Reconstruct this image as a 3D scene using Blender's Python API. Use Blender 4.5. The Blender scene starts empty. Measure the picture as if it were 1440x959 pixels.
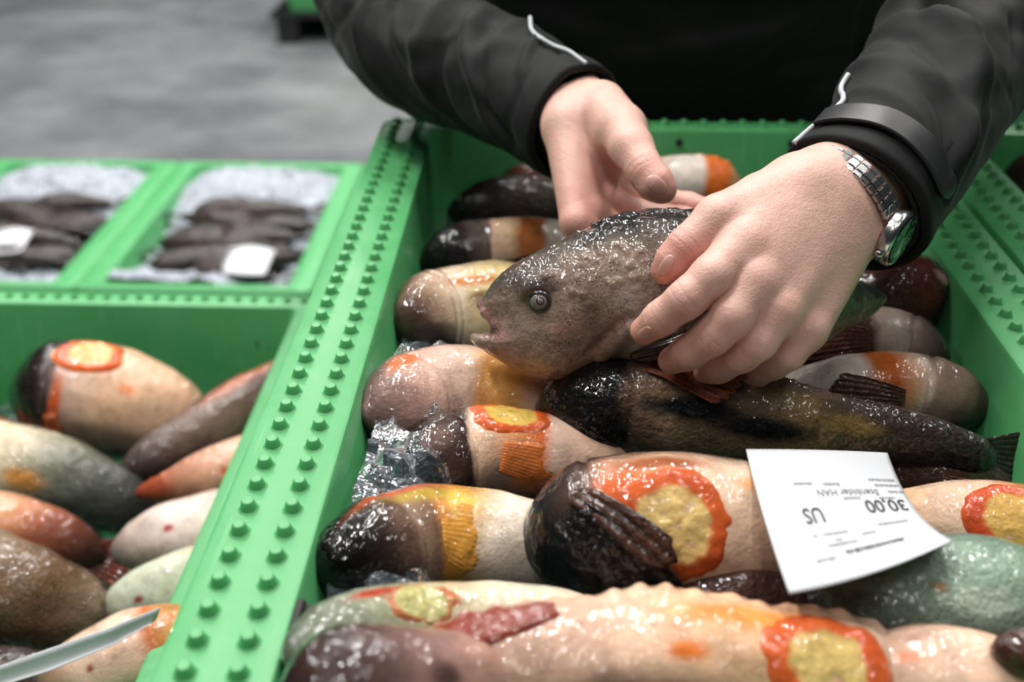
import bpy, bmesh, math, random
import numpy as np
from mathutils import Vector, Matrix, Euler
from mathutils.bvhtree import BVHTree

# ------------------------------------------------------------------ camera
FPX = 1500.0
PITCH = math.atan(880.0 / FPX)
YAW = math.atan(58.0 * math.cos(PITCH) / FPX)
RIM = 1.0
CAM = Vector((0.0, 0.0, RIM + 0.37))
scene = bpy.context.scene
cam_data = bpy.data.cameras.new("camera")
cam_data.sensor_width = 36.0
cam_data.lens = 36.0 * FPX / 1440.0
cam_data.clip_start = 0.02
cam_data.dof.use_dof = True
cam_data.dof.focus_distance = 0.665
cam_data.dof.aperture_fstop = 4.5
cam = bpy.data.objects.new("camera", cam_data)
scene.collection.objects.link(cam)
cam.location = CAM
cam.rotation_euler = (math.pi / 2 - PITCH, 0, YAW)
scene.camera = cam
RC = Euler(cam.rotation_euler).to_matrix()
CR, CU, CF = RC.col[0].copy(), RC.col[1].copy(), -RC.col[2].copy()
# ------------------------------------------------------------------ world, lamps, exposure
scene.view_settings.view_transform = 'Standard'
scene.view_settings.look = 'None'
scene.view_settings.gamma = 1.0
scene.view_settings.use_curve_mapping = False
scene.view_settings.exposure = -0.06
world = bpy.data.worlds.new("hall_air")
scene.world = world
world.use_nodes = True
world.node_tree.nodes["Background"].inputs[0].default_value = (0.80, 0.88, 1.0, 1)
world.node_tree.nodes["Background"].inputs[1].default_value = 0.035
def lamp(name, loc, sx, sy, watts, col=(1.0, 0.98, 0.95), rot=(0, 0, 0)):
    d = bpy.data.lights.new(name, 'AREA')
    d.shape = 'RECTANGLE'; d.size = sx; d.size_y = sy; d.energy = watts; d.color = col
    o = bpy.data.objects.new(name, d); scene.collection.objects.link(o)
    o.location = loc; o.rotation_euler = rot
    return o
for (lx, ly, w) in ((-1.6, 1.3, 105), (0.2, 1.9, 85), (2.0, 1.3, 30), (-3.3, 2.6, 45), (-1.6, 3.3, 55), (0.2, 3.6, 55), (2.0, 3.3, 40),
                    (-3.3, 5.4, 50), (-1.6, 5.4, 55), (0.2, 5.4, 60), (2.0, 5.4, 55), (3.8, 5.4, 40), (-1.6, 8.0, 90), (1.2, 8.0, 90)):
    lamp("ceiling_lamp", (lx, ly, 4.3), 0.08, 1.4, w * .97)
for (lx, ly, w) in ((-1.6, -0.9, 14), (-0.3, -0.6, 15), (0.9, -0.9, 12)):
    lamp("ceiling_lamp", (lx, ly, 4.3), 0.05, 1.2, w)

# ------------------------------------------------------------------ helpers
def P(px, py, zd):
    """point seen at photo pixel (px,py) at optical depth zd"""
    return CAM + CR * ((px - 720) / FPX * zd) - CU * ((py - 479.5) / FPX * zd) + CF * zd
def ray(px, py):
    return (CR * ((px - 720) / FPX) - CU * ((py - 479.5) / FPX) + CF)
def PZ(px, py, z):
    d = ray(px, py)
    return CAM + d * ((z - CAM.z) / d.z)
def depth_of(p):
    return (Vector(p) - CAM).dot(CF)
def s2l(c):
    return tuple(((v / 255.0) / 12.92 if v / 255.0 <= 0.04045 else ((v / 255.0 + 0.055) / 1.055) ** 2.4) for v in c)
def A3(v): return np.array([v[0], v[1], v[2]], float)

def _hash(ix, iy, iz, seed):
    h = (ix.astype(np.int64) * 374761393 + iy.astype(np.int64) * 668265263 + iz.astype(np.int64) * 2147483647 + seed * 1274126177) & 0xFFFFFFFF
    h = ((h ^ (h >> 13)) * 1274126177) & 0xFFFFFFFF
    h = ((h ^ (h >> 16)) * 2246822519) & 0xFFFFFFFF
    return ((h ^ (h >> 15)) & 0xFFFFFF) / float(0xFFFFFF)
def vnoise(p, seed=0):
    f = np.floor(p); w = p - f; w = w * w * (3 - 2 * w); f = f.astype(np.int64)
    r = 0
    for dx in (0, 1):
        for dy in (0, 1):
            for dz in (0, 1):
                k = _hash(f[:, 0] + dx, f[:, 1] + dy, f[:, 2] + dz, seed)
                r = r + k * (w[:, 0] if dx else 1 - w[:, 0]) * (w[:, 1] if dy else 1 - w[:, 1]) * (w[:, 2] if dz else 1 - w[:, 2])
    return r * 2 - 1
def fbm(p, seed=0, octv=3):
    r = 0; a = 1.0; t = 0
    for i in range(octv):
        r = r + a * vnoise(p * (2 ** i) + 17.3 * i, seed + i); t += a; a *= 0.5
    return r / t
def sstep(a, b, x):
    t = np.clip((x - a) / (b - a), 0, 1); return t * t * (3 - 2 * t)

COL = scene.collection
def mesh_obj(name, verts, faces, mat=None, parent=None, smooth=True, colors=None):
    me = bpy.data.meshes.new(name)
    me.from_pydata([tuple(v) for v in verts] if not isinstance(verts, np.ndarray) else verts.tolist(), [], faces if isinstance(faces, list) else faces.tolist())
    me.update()
    if smooth:
        me.polygons.foreach_set("use_smooth", [True] * len(me.polygons))
    if colors is not None:
        at = me.color_attributes.new("pigment", 'FLOAT_COLOR', 'POINT')
        c = np.ones((len(colors), 4), np.float32); c[:, :3] = colors
        at.data.foreach_set("color", c.ravel())
    if mat: me.materials.append(mat)
    o = bpy.data.objects.new(name, me); COL.objects.link(o)
    if parent: o.parent = parent
    return o
def recalc(o):
    bm = bmesh.new(); bm.from_mesh(o.data)
    bmesh.ops.recalc_face_normals(bm, faces=bm.faces); bm.to_mesh(o.data); bm.free()
def obj_bm(name, bm, mat=None, parent=None, smooth=False):
    me = bpy.data.meshes.new(name); bm.to_mesh(me); bm.free()
    if smooth: me.polygons.foreach_set("use_smooth", [True] * len(me.polygons))
    if mat: me.materials.append(mat)
    o = bpy.data.objects.new(name, me); COL.objects.link(o)
    if parent: o.parent = parent
    return o
def empty(name, loc=(0, 0, 0)):
    o = bpy.data.objects.new(name, None); COL.objects.link(o); o.location = loc; o.empty_display_size = 0.05
    return o
def tag(o, label=None, cat=None, group=None, kind=None):
    if label: o["label"] = label
    if cat: o["category"] = cat
    if group: o["group"] = group
    if kind: o["kind"] = kind
    return o
def grid_faces(nu, nv, closed_v=True):
    i = np.arange(nu - 1)[:, None]; j = np.arange(nv if closed_v else nv - 1)[None, :]
    j2 = (j + 1) % nv
    return np.stack([i * nv + j, i * nv + j2, (i + 1) * nv + j2, (i + 1) * nv + j], -1).reshape(-1, 4)
def tube_curve(name, pts, r, mat, parent=None, cyc=False):
    """swept round bead through points"""
    pts = [A3(p) for p in pts]; n = len(pts)
    fine = []
    for i in range(n - 1):
        p0 = pts[max(i - 1, 0)]; p1 = pts[i]; p2 = pts[i + 1]; p3 = pts[min(i + 2, n - 1)]
        for t in np.linspace(0, 1, 7)[:-1]:
            fine.append(0.5 * ((2 * p1) + (-p0 + p2) * t + (2 * p0 - 5 * p1 + 4 * p2 - p3) * t * t + (-p0 + 3 * p1 - 3 * p2 + p3) * t ** 3))
    fine.append(pts[-1]); fine = np.array(fine)
    tan = np.gradient(fine, axis=0); tan /= np.linalg.norm(tan, axis=1)[:, None] + 1e-12
    ref = np.array([0.13, 0.31, 0.94]); V = []
    nv = 8
    for c, t in zip(fine, tan):
        e1 = np.cross(t, ref); e1 /= np.linalg.norm(e1); e2 = np.cross(t, e1); ref = -np.cross(t, e1) if False else ref
        for k in range(nv):
            a = 2 * math.pi * k / nv
            V.append(c + r * (math.cos(a) * e1 + math.sin(a) * e2))
    F = grid_faces(len(fine), nv).tolist()
    F.append(list(range(nv))[::-1]); F.append([(len(fine) - 1) * nv + k for k in range(nv)])
    o = mesh_obj(name, np.array(V), F, mat, parent); recalc(o); return o

# ------------------------------------------------------------------ materials
def new_mat(name):
    m = bpy.data.materials.new(name); m.use_nodes = True
    nt = m.node_tree; b = nt.nodes["Principled BSDF"]
    return m, nt, b
def N(nt, typ, **kw):
    n = nt.nodes.new(typ)
    for k, v in kw.items():
        if k in n.inputs.keys(): n.inputs[k].default_value = v
        else: setattr(n, k, v)
    return n
def noise_bump(nt, b, layers, coord=None):
    """chain of bump nodes: layers = (kind, scale, distance, strength)"""
    tc = N(nt, 'ShaderNodeTexCoord'); last = None
    for kind, sc, dist, stg in layers:
        if kind == 'noise':
            t = N(nt, 'ShaderNodeTexNoise', Scale=sc, Detail=3.0, Roughness=0.6); out = t.outputs['Fac']
        else:
            t = N(nt, 'ShaderNodeTexVoronoi', Scale=sc); out = t.outputs['Distance']
            if kind == 'cell': t.feature = 'SMOOTH_F1'
        nt.links.new(tc.outputs['Object'], t.inputs['Vector'])
        bp = N(nt, 'ShaderNodeBump', Strength=stg, Distance=dist)
        nt.links.new(out, bp.inputs['Height'])
        if last: nt.links.new(last, bp.inputs['Normal'])
        last = bp.outputs['Normal']
    nt.links.new(last, b.inputs['Normal'])
    return last
def color_mix(nt, a_out, fac_out, b_col, blend='MIX'):
    m = N(nt, 'ShaderNodeMix', data_type='RGBA', blend_type=blend)
    nt.links.new(fac_out, m.inputs[0]); nt.links.new(a_out, m.inputs[6]); m.inputs[7].default_value = (*b_col, 1)
    return m.outputs[2]
def ramp(nt, src, p0, p1, v0=0.0, v1=1.0):
    r = N(nt, 'ShaderNodeMapRange'); r.inputs[1].default_value = p0; r.inputs[2].default_value = p1
    r.inputs[3].default_value = v0; r.inputs[4].default_value = v1; nt.links.new(src, r.inputs[0]); return r.outputs[0]

def mat_fish(name, speck=0.5, rough=0.2, bump=1.0, sss=0.15, speck_scale=420.0):
    m, nt, b = new_mat(name)
    at = N(nt, 'ShaderNodeAttribute', attribute_name="pigment")
    tc = N(nt, 'ShaderNodeTexCoord')
    n1 = N(nt, 'ShaderNodeTexNoise', Scale=90.0, Detail=4.0, Roughness=0.65); nt.links.new(tc.outputs['Object'], n1.inputs['Vector'])
    c = color_mix(nt, at.outputs['Color'], ramp(nt, n1.outputs['Fac'], 0.5, 0.75, 0, 0.45), (0.35, 0.30, 0.27), 'MULTIPLY')
    v = N(nt, 'ShaderNodeTexVoronoi', Scale=speck_scale); nt.links.new(tc.outputs['Object'], v.inputs['Vector'])
    n2 = N(nt, 'ShaderNodeTexNoise', Scale=45.0, Detail=2.0); nt.links.new(tc.outputs['Object'], n2.inputs['Vector'])
    mm = N(nt, 'ShaderNodeMath', operation='MULTIPLY')
    nt.links.new(ramp(nt, v.outputs['Distance'], 0.18, 0.30, 1, 0), mm.inputs[0]); nt.links.new(ramp(nt, n2.outputs['Fac'], 0.42, 0.62, 0, speck), mm.inputs[1])
    c = color_mix(nt, c, mm.outputs[0], (0.12, 0.09, 0.075), 'MULTIPLY')
    nt.links.new(c, b.inputs['Base Color'])
    n3 = N(nt, 'ShaderNodeTexNoise', Scale=60.0, Detail=3.0); nt.links.new(tc.outputs['Object'], n3.inputs['Vector'])
    nt.links.new(ramp(nt, n3.outputs['Fac'], 0.3, 0.7, rough * 2.2, rough * 4.0), b.inputs['Roughness'])
    b.inputs['IOR'].default_value = 1.42
    b.inputs['Specular IOR Level'].default_value = 0.12
    b.inputs['Subsurface Weight'].default_value = sss
    b.inputs['Subsurface Radius'].default_value = (0.006, 0.003, 0.002); b.inputs['Subsurface Scale'].default_value = 1.0
    b.inputs['Coat Weight'].default_value = 1.0; b.inputs['Coat Roughness'].default_value = 0.03; b.inputs['Coat IOR'].default_value = 1.41
    last = None
    for typ, sc, ds, st in (('ShaderNodeTexNoise', 45.0, .0060, .8), ('ShaderNodeTexNoise', 150.0, .0030, .9)):
        tx = N(nt, typ, Scale=sc, Detail=1.0); nt.links.new(tc.outputs['Object'], tx.inputs['Vector'])
        bp = N(nt, 'ShaderNodeBump', Strength=st * (.6 + .4 * bump), Distance=ds); nt.links.new(tx.outputs['Fac'], bp.inputs['Height'])
        if last: nt.links.new(last, bp.inputs['Normal'])
        last = bp.outputs['Normal']
    nt.links.new(last, b.inputs['Coat Normal'])
    noise_bump(nt, b, (('noise', 55, 0.006, 0.35 * bump), ('noise', 190, 0.0026, 0.6 * bump), ('voronoi', 420, 0.0012, 0.5 * bump)))
    return m
M = {}
M['belly'] = mat_fish('wet_fish_belly', 0.12, 0.095, 0.35, 0.2)
M['skin'] = mat_fish('wet_fish_skin', 0.75, 0.09, 1.0, 0.05)
M['held'] = mat_fish('wet_speckled_skin', 0.95, 0.11, 0.5, 0.08, 480.0)
def simple(name, col, rough=0.5, bumps=None, metal=0.0, **kw):
    m, nt, b = new_mat(name)
    b.inputs['Base Color'].default_value = (*col, 1); b.inputs['Roughness'].default_value = rough; b.inputs['Metallic'].default_value = metal
    for k, v in kw.items(): b.inputs[k.replace('_', ' ')].default_value = v
    if bumps: noise_bump(nt, b, bumps)
    return m
def mat_green():
    m, nt, b = new_mat('green_box_plastic')
    tc = N(nt, 'ShaderNodeTexCoord')
    n = N(nt, 'ShaderNodeTexNoise', Scale=14.0, Detail=5.0, Roughness=0.7); nt.links.new(tc.outputs['Object'], n.inputs['Vector'])
    base = N(nt, 'ShaderNodeRGB'); base.outputs[0].default_value = (*s2l((78, 160, 97)), 1)
    c = color_mix(nt, base.outputs[0], ramp(nt, n.outputs['Fac'], 0.45, 0.8, 0, 0.5), s2l((104, 176, 121)))
    mp = N(nt, 'ShaderNodeMapping'); mp.inputs['Scale'].default_value = (160, 6, 20); nt.links.new(tc.outputs['Object'], mp.inputs['Vector'])
    n2 = N(nt, 'ShaderNodeTexNoise', Scale=1.0, Detail=4.0); nt.links.new(mp.outputs[0], n2.inputs['Vector'])
    c = color_mix(nt, c, ramp(nt, n2.outputs['Fac'], 0.62, 0.75, 0, 0.35), s2l((150, 205, 160)))
    nt.links.new(c, b.inputs['Base Color'])
    nt.links.new(ramp(nt, n.outputs['Fac'], 0.3, 0.7, 0.30, 0.48), b.inputs['Roughness'])
    b.inputs['Subsurface Weight'].default_value = 0.0
    noise_bump(nt, b, (('noise', 25, 0.004, 0.15), ('noise', 350, 0.0006, 0.12)))
    return m
M['green'] = mat_green()
def mat_ice():
    m, nt, b = new_mat('crushed_ice')
    tc = N(nt, 'ShaderNodeTexCoord')
    n = N(nt, 'ShaderNodeTexNoise', Scale=60.0, Detail=3.0); nt.links.new(tc.outputs['Object'], n.inputs['Vector'])
    b.inputs['Base Color'].default_value = (0.30, 0.36, 0.42, 1)
    b.inputs['Transmission Weight'].default_value = 0.88; b.inputs['Roughness'].default_value = 0.12; b.inputs['IOR'].default_value = 1.31
    noise_bump(nt, b, (('noise', 90, 0.004, 0.5), ('voronoi', 240, 0.002, 0.5)))
    return m
M['ice'] = mat_ice()
M['snow'] = simple('white_crushed_ice', (0.40, 0.43, 0.49), 0.25, (('noise', 70, 0.01, 0.8), ('voronoi', 160, 0.004, 0.6)))
def mat_floor():
    m, nt, b = new_mat('wet_concrete_floor')
    tc = N(nt, 'ShaderNodeTexCoord')
    n = N(nt, 'ShaderNodeTexNoise', Scale=1.3, Detail=6.0, Roughness=0.62); nt.links.new(tc.outputs['Object'], n.inputs['Vector'])
    base = N(nt, 'ShaderNodeRGB'); base.outputs[0].default_value = (0.13, 0.135, 0.142, 1)
    c = color_mix(nt, base.outputs[0], ramp(nt, n.outputs['Fac'], 0.4, 0.72), (0.26, 0.265, 0.275))
    n2 = N(nt, 'ShaderNodeTexNoise', Scale=4.0, Detail=4.0); nt.links.new(tc.outputs['Object'], n2.inputs['Vector'])
    nt.links.new(c, b.inputs['Base Color']); nt.links.new(ramp(nt, n2.outputs['Fac'], 0.35, 0.7, 0.12, 0.5), b.inputs['Roughness'])
    noise_bump(nt, b, (('noise', 3, 0.02, 0.15), ('noise', 60, 0.002, 0.2)))
    return m
M['floor'] = mat_floor()
def mat_skin():
    m, nt, b = new_mat('human_skin')
    at = N(nt, 'ShaderNodeAttribute', attribute_name="pigment")
    tc = N(nt, 'ShaderNodeTexCoord')
    n = N(nt, 'ShaderNodeTexNoise', Scale=70.0, Detail=4.0, Roughness=0.6); nt.links.new(tc.outputs['Object'], n.inputs['Vector'])
    c = color_mix(nt, at.outputs['Color'], ramp(nt, n.outputs['Fac'], 0.45, 0.75, 0, 0.35), (0.85, 0.62, 0.58), 'MULTIPLY')
    nt.links.new(c, b.inputs['Base Color']); b.inputs['Roughness'].default_value = 0.46
    b.inputs['Subsurface Weight'].default_value = 0.18; b.inputs['Subsurface Radius'].default_value = (0.004, 0.0016, 0.0009); b.inputs['Subsurface Scale'].default_value = 1.0
    noise_bump(nt, b, (('noise', 60, 0.004, 0.16), ('noise', 220, 0.0014, 0.22), ('voronoi', 800, 0.0006, 0.3)))
    return m
M['human'] = mat_skin()
def mat_fabric():
    m, nt, b = new_mat('black_shell_fabric')
    b.inputs['Base Color'].default_value = (0.0055, 0.0057, 0.0064, 1); b.inputs['Roughness'].default_value = 0.72; b.inputs['Specular IOR Level'].default_value = .3
    b.inputs['Sheen Weight'].default_value = 0.06; b.inputs['Sheen Roughness'].default_value = 0.4
    noise_bump(nt, b, (('noise', 14, 0.02, 0.10), ('noise', 900, 0.0004, 0.25)))
    return m
M['fabric'] = mat_fabric()
M['fabric_dark'] = simple('black_knit_cuff', (0.004, 0.004, 0.0045), 0.8, (('noise', 700, 0.0006, 0.4),))
M['strap'] = simple('black_rubber_tab', (0.02, 0.02, 0.022), 0.42, (('noise', 400, 0.0004, 0.2),))
M['piping'] = simple('grey_reflective_piping', (0.50, 0.52, 0.54), 0.4, (('noise', 300, 0.0004, 0.2),))
M['nail'] = simple('finger_nail', s2l((230, 170, 156)), 0.36, (('noise', 300, 0.0002, 0.15),), Subsurface_Weight=0.2)
M['steel'] = simple('polished_steel', (0.62, 0.62, 0.61), 0.22, (('noise', 200, 0.0003, 0.1),), 1.0)
M['dial'] = simple('green_watch_dial', s2l((10, 92, 62)), 0.25, (('noise', 200, 0.0001, 0.1),))
M['white'] = simple('white_markers', (0.85, 0.86, 0.85), 0.3, (('noise', 200, 0.0001, 0.1),))
M['glass'] = simple('watch_glass', (1, 1, 1), 0.02, None, 0.0, Transmission_Weight=1.0)
M['paper'] = simple('white_label_paper', (0.60, 0.61, 0.64), 0.55, (('noise', 40, 0.003, 0.12), ('noise', 600, 0.0003, 0.15)))
M['ink'] = simple('black_label_ink', (0.05, 0.05, 0.055), 0.6, (('noise', 500, 0.0001, 0.1),))
M['inkgrey'] = simple('grey_label_ink', (0.22, 0.22, 0.23), 0.6, (('noise', 500, 0.0001, 0.1),))
M['dark_fill'] = simple('dark_notch', (0.015, 0.012, 0.01), 0.7, (('noise', 300, 0.001, 0.3),))  # near-black paint for the shade inside holes and notch; also colours the wall mark
M['pallet'] = simple('black_plastic_pallet', (0.008, 0.008, 0.009), 0.6, (('noise', 60, 0.003, 0.3),))
M['eyeball'] = simple('fish_eye_grey', s2l((120, 114, 110)), 0.08, (('noise', 600, 0.0002, 0.2),))
M['iris'] = simple('fish_eye_dark_ring', s2l((35, 32, 34)), 0.1, (('noise', 600, 0.0002, 0.2),))
M['pupil'] = simple('fish_pupil', (0.003, 0.003, 0.004), 0.05, (('noise', 600, 0.0001, 0.1),))
M['trousers'] = simple('dark_work_trousers', (0.012, 0.012, 0.015), 0.8, (('noise', 30, 0.01, 0.3),))

# ------------------------------------------------------------------ floor
bm = bmesh.new()
bmesh.ops.create_grid(bm, x_segments=40, y_segments=40, size=12.0)
bmesh.ops.translate(bm, verts=bm.verts, vec=(0, 8.0, 0))
tag(obj_bm("floor", bm, M['floor']), "wet grey concrete hall floor with dull reflections", None, None, "structure")

# ------------------------------------------------------------------ fish boxes
BH = 0.25
TAPER = 0.030
def rrect(x0, x1, y0, y1, z, r, seg=5):
    out = []
    for cx, cy, a0 in ((x1 - r, y1 - r, 0), (x0 + r, y1 - r, 90), (x0 + r, y0 + r, 180), (x1 - r, y0 + r, 270)):
        for k in range(seg + 1):
            a = math.radians(a0 + 90 * k / seg)
            out.append((cx + r * math.cos(a), cy + r * math.sin(a), z))
    return out
def box_shell(name, x0, x1, y0, y1, ztop, rim_x=0.057, rim_y=0.032, parent=None, taper=0.030):
    """open nestable tub: x0..x1,y0..y1 outer rim rectangle"""
    ix0, ix1, iy0, iy1 = x0 + rim_x, x1 - rim_x, y0 + rim_y, y1 - rim_y
    h = 0.228
    zb = ztop - h
    rings = []
    b = 0.003
    e = 0.004
    rings.append(rrect(ix0 + taper, ix1 - taper, iy0 + taper, iy1 - taper, zb + 0.012, 0.012))
    rings.append(rrect(ix0 + taper, ix1 - taper, iy0 + taper, iy1 - taper, zb + 0.0125, 0.012))
    rings.append(rrect(ix0 + 0.0005, ix1 - 0.0005, iy0 + 0.0005, iy1 - 0.0005, ztop - e, 0.012))
    rings.append(rrect(ix0 - 0.0012, ix1 + 0.0012, iy0 - 0.0012, iy1 + 0.0012, ztop - 0.001, 0.012))
    rings.append(rrect(ix0 - e, ix1 + e, iy0 - e, iy1 + e, ztop, 0.013))
    rings.append(rrect(x0 + e, x1 - e, y0 + e, y1 - e, ztop, 0.016))
    rings.append(rrect(x0 + 0.0012, x1 - 0.0012, y0 + 0.0012, y1 - 0.0012, ztop - 0.0012, 0.018))
    rings.append(rrect(x0, x1, y0, y1, ztop - e, 0.018))
    rings.append(rrect(x0, x1, y0, y1, ztop - 0.035, 0.018))
    rings.append(rrect(x0 + b, x1 - b, y0 + b, y1 - b, ztop - 0.036, 0.018))
    rings.append(rrect(ix0 - 0.006, ix1 + 0.006, iy0 - 0.006, iy1 + 0.006, ztop - 0.037, 0.016))
    rings.append(rrect(ix0 + taper - 0.008, ix1 - taper + 0.008, iy0 + taper - 0.008, iy1 - taper + 0.008, zb, 0.016))
    n = len(rings[0]); V = [p for r in rings for p in r]
    F = grid_faces(len(rings), n).tolist()
    F.append(list(range(n))[::-1]); F.append([(len(rings) - 1) * n + k for k in range(n)])
    o = mesh_obj(name, np.array(V), F, M['green'], parent, smooth=False); recalc(o)
    o.data.polygons.foreach_set("use_smooth", [True] * len(o.data.polygons))
    o.data.set_sharp_from_angle(angle=math.radians(35))
    return o
_stud = None
def stud_mesh():
    global _stud
    if _stud: return _stud
    bm = bmesh.new(); R0, R1, H = 0.0048, 0.0036, 0.0058
    rings = [(R0 + 0.0012, 0.0), (R0, 0.0008), (R1, H - 0.0007), (R1 - 0.0008, H)]
    vs = [[bm.verts.new((r * math.cos(2 * math.pi * k / 12), r * math.sin(2 * math.pi * k / 12), z)) for k in range(12)] for r, z in rings]
    for a, b_ in zip(vs, vs[1:]):
        for k in range(12): bm.faces.new((a[k], a[(k + 1) % 12], b_[(k + 1) % 12], b_[k]))
    bm.faces.new(vs[-1])
    me = bpy.data.meshes.new("stud"); bm.to_mesh(me); bm.free()
    me.polygons.foreach_set("use_smooth", [True] * len(me.polygons)); me.set_sharp_from_angle(angle=math.radians(40))
    me.materials.append(M['green']); _stud = me
    return me
def add_stud(parent, x, y, z):
    o = bpy.data.objects.new("stud", stud_mesh()); COL.objects.link(o); o.parent = parent; o.location = (x, y, z)
SP = 0.0192
def studs_long(parent, xs, y0, y1, z):
    y = y1
    while y > y0:
        for i, x in enumerate(xs): add_stud(parent, x, y, z)
        y -= SP
def studs_short(parent, x0, x1, y, z):
    x = x0
    while x < x1:
        add_stud(parent, x, y, z); x += 0.0203
MAIN = (-0.1737, 0.370, 0.262, 1.098)
LEFT = (-0.777, -0.243, 0.330, 1.160)
RIGHT = (0.3745, 0.918, 0.262, 1.098)
main_box = tag(box_shell("fish_box", *MAIN, RIM), "green plastic fish box in the centre, heaped with lumpfish, hands reaching in", "box", "green fish boxes")
studs_long(main_box, (-0.1737 + 0.0165, -0.1737 + 0.0405), 0.27, 1.08, RIM)
studs_long(main_box, (0.370 - 0.0165, 0.370 - 0.0405), 0.5, 1.08, RIM)
studs_short(main_box, -0.1, 0.31, 1.082, RIM)
left_box = tag(box_shell("fish_box", *LEFT, RIM - BH), "green fish box at lower left, one level below the central box", "box", "green fish boxes")
studs_short(left_box, -0.72, -0.26, 1.144, RIM - BH)
right_box = tag(box_shell("fish_box", *RIGHT, RIM), "green fish box at the right edge, rim touching the central box", "box", "green fish boxes")
studs_long(right_box, (0.3745 + 0.0165, 0.3745 + 0.0405), 0.5, 1.08, RIM)
studs_short(right_box, 0.45, 0.85, 1.082, RIM)
# drain holes on the far wall and hand notch on the left rim: solid dark pieces, the openings' shade put into the colour
def disc(name, c, n, r, mat, parent, depth=0.002):
    bm = bmesh.new(); bmesh.ops.create_cone(bm, cap_ends=True, segments=16, radius1=r, radius2=r, depth=depth)
    q = Vector((0, 0, 1)).rotation_difference(Vector(n)); bm.transform(Matrix.Translation(c) @ q.to_matrix().to_4x4())
    o = obj_bm(name, bm, mat, parent); return o
for px_ in (955, 1112):
    p = PZ(px_, 200, RIM - 0.012); p.y = 1.098 - 0.032 - 0.0032
    disc("drain_hole", p, (0, -1, 0.2), 0.0036, M['dark_fill'], main_box)
bm = bmesh.new(); bmesh.ops.create_cube(bm, size=1.0)
bmesh.ops.scale(bm, verts=bm.verts, vec=(0.010, 0.034, 0.020))
bmesh.ops.bevel(bm, geom=bm.edges[:], offset=0.0035, segments=3, affect='EDGES')
npos = PZ(412, 872, RIM); bmesh.ops.translate(bm, verts=bm.verts, vec=(npos.x + 0.001, npos.y, RIM - 0.0094))
o = obj_bm("hand_notch", bm, M['dark_fill'], main_box)  # solid block, coloured dark as the shaded hollow of the notch
# arrow mark moulded in the left box wall
def stroke(pts, r, name, mat, parent): return tube_curve(name, pts, r, mat, parent)
wy = 1.160 - 0.032
def wallpt(px, py):
    d = ray(px, py); t = (wy - 0.006 - CAM.y) / d.y; return CAM + d * t
stroke([wallpt(361, 480), wallpt(363, 488), wallpt(372, 490), wallpt(380, 487)], 0.0016, "moulded_mark", M['dark_fill'], left_box)

for nm, B, lev in (("main", MAIN, 3), ("left", LEFT, 2), ("right", RIGHT, 3)):
    for k in range(lev):
        zt = BH * (k + 1) - 0.0
        o = box_shell("fish_box", *B, zt - 0.0)
        tag(o, ("bottom", "second", "third")[k] + " box from the floor in the green stack underneath the " + {"main": "central heaped box", "left": "lower left box", "right": "right edge box"}[nm], "box", "supporting fish boxes under the " + nm + " box")
# boxes on the floor behind
BG1 = (-1.067, -0.523, 2.112, 2.912); BG2 = (-1.6115, -1.0675, 2.112, 2.912)
bg1 = tag(box_shell("fish_box", *BG1, BH), "green floor box of iced dark fish, right one of two behind left box", "box", "green fish boxes")
bg2 = tag(box_shell("fish_box", *BG2, BH), "green floor box of iced dark fish, left one, cut by frame edge", "box", "green fish boxes")
for B_, p_ in ((BG1, bg1), (BG2, bg2)):
    studs_short(p_, B_[0] + 0.03, B_[1] - 0.03, B_[2] + 0.016, BH)
# far stack: black pallet with green box
def pallet(x, y):
    bm = bmesh.new()
    def bx(cx, cy, cz, sx, sy, sz):
        r = bmesh.ops.create_cube(bm, size=1.0)['verts']; bmesh.ops.scale(bm, verts=r, vec=(sx, sy, sz)); bmesh.ops.translate(bm, verts=r, vec=(cx, cy, cz))
    for i in range(5): bx(x + 0.5, y + 0.06 + i * 0.17, 0.135, 1.0, 0.11, 0.02)
    for i in range(3):
        bx(x + 0.08 + 0.42 * i, y + 0.4, 0.115, 0.1, 0.8, 0.02)
        for j in range(3): bx(x + 0.08 + 0.42 * i, y + 0.07 + j * 0.33, 0.0525, 0.1, 0.12, 0.105)
    return obj_bm("pallet", bm, M['pallet'])
tag(pallet(-1.33, 5.12), "black pallet on the floor at the top of the frame", "pallet")
tag(box_shell("fish_box", -1.32, -0.776, 5.13, 5.93, 0.145 + 0.228), "green box on the distant black pallet beyond the elbow", "box", "green fish boxes")
for k in range(3):
    tag(box_shell("fish_box", 0.56, 1.10, 2.2, 3.0, BH * (k + 1) - 0.0), ("bottom", "middle", "top")[k] + " green box in the stack standing behind the person", "box", "boxes stacked behind the person")

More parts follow.
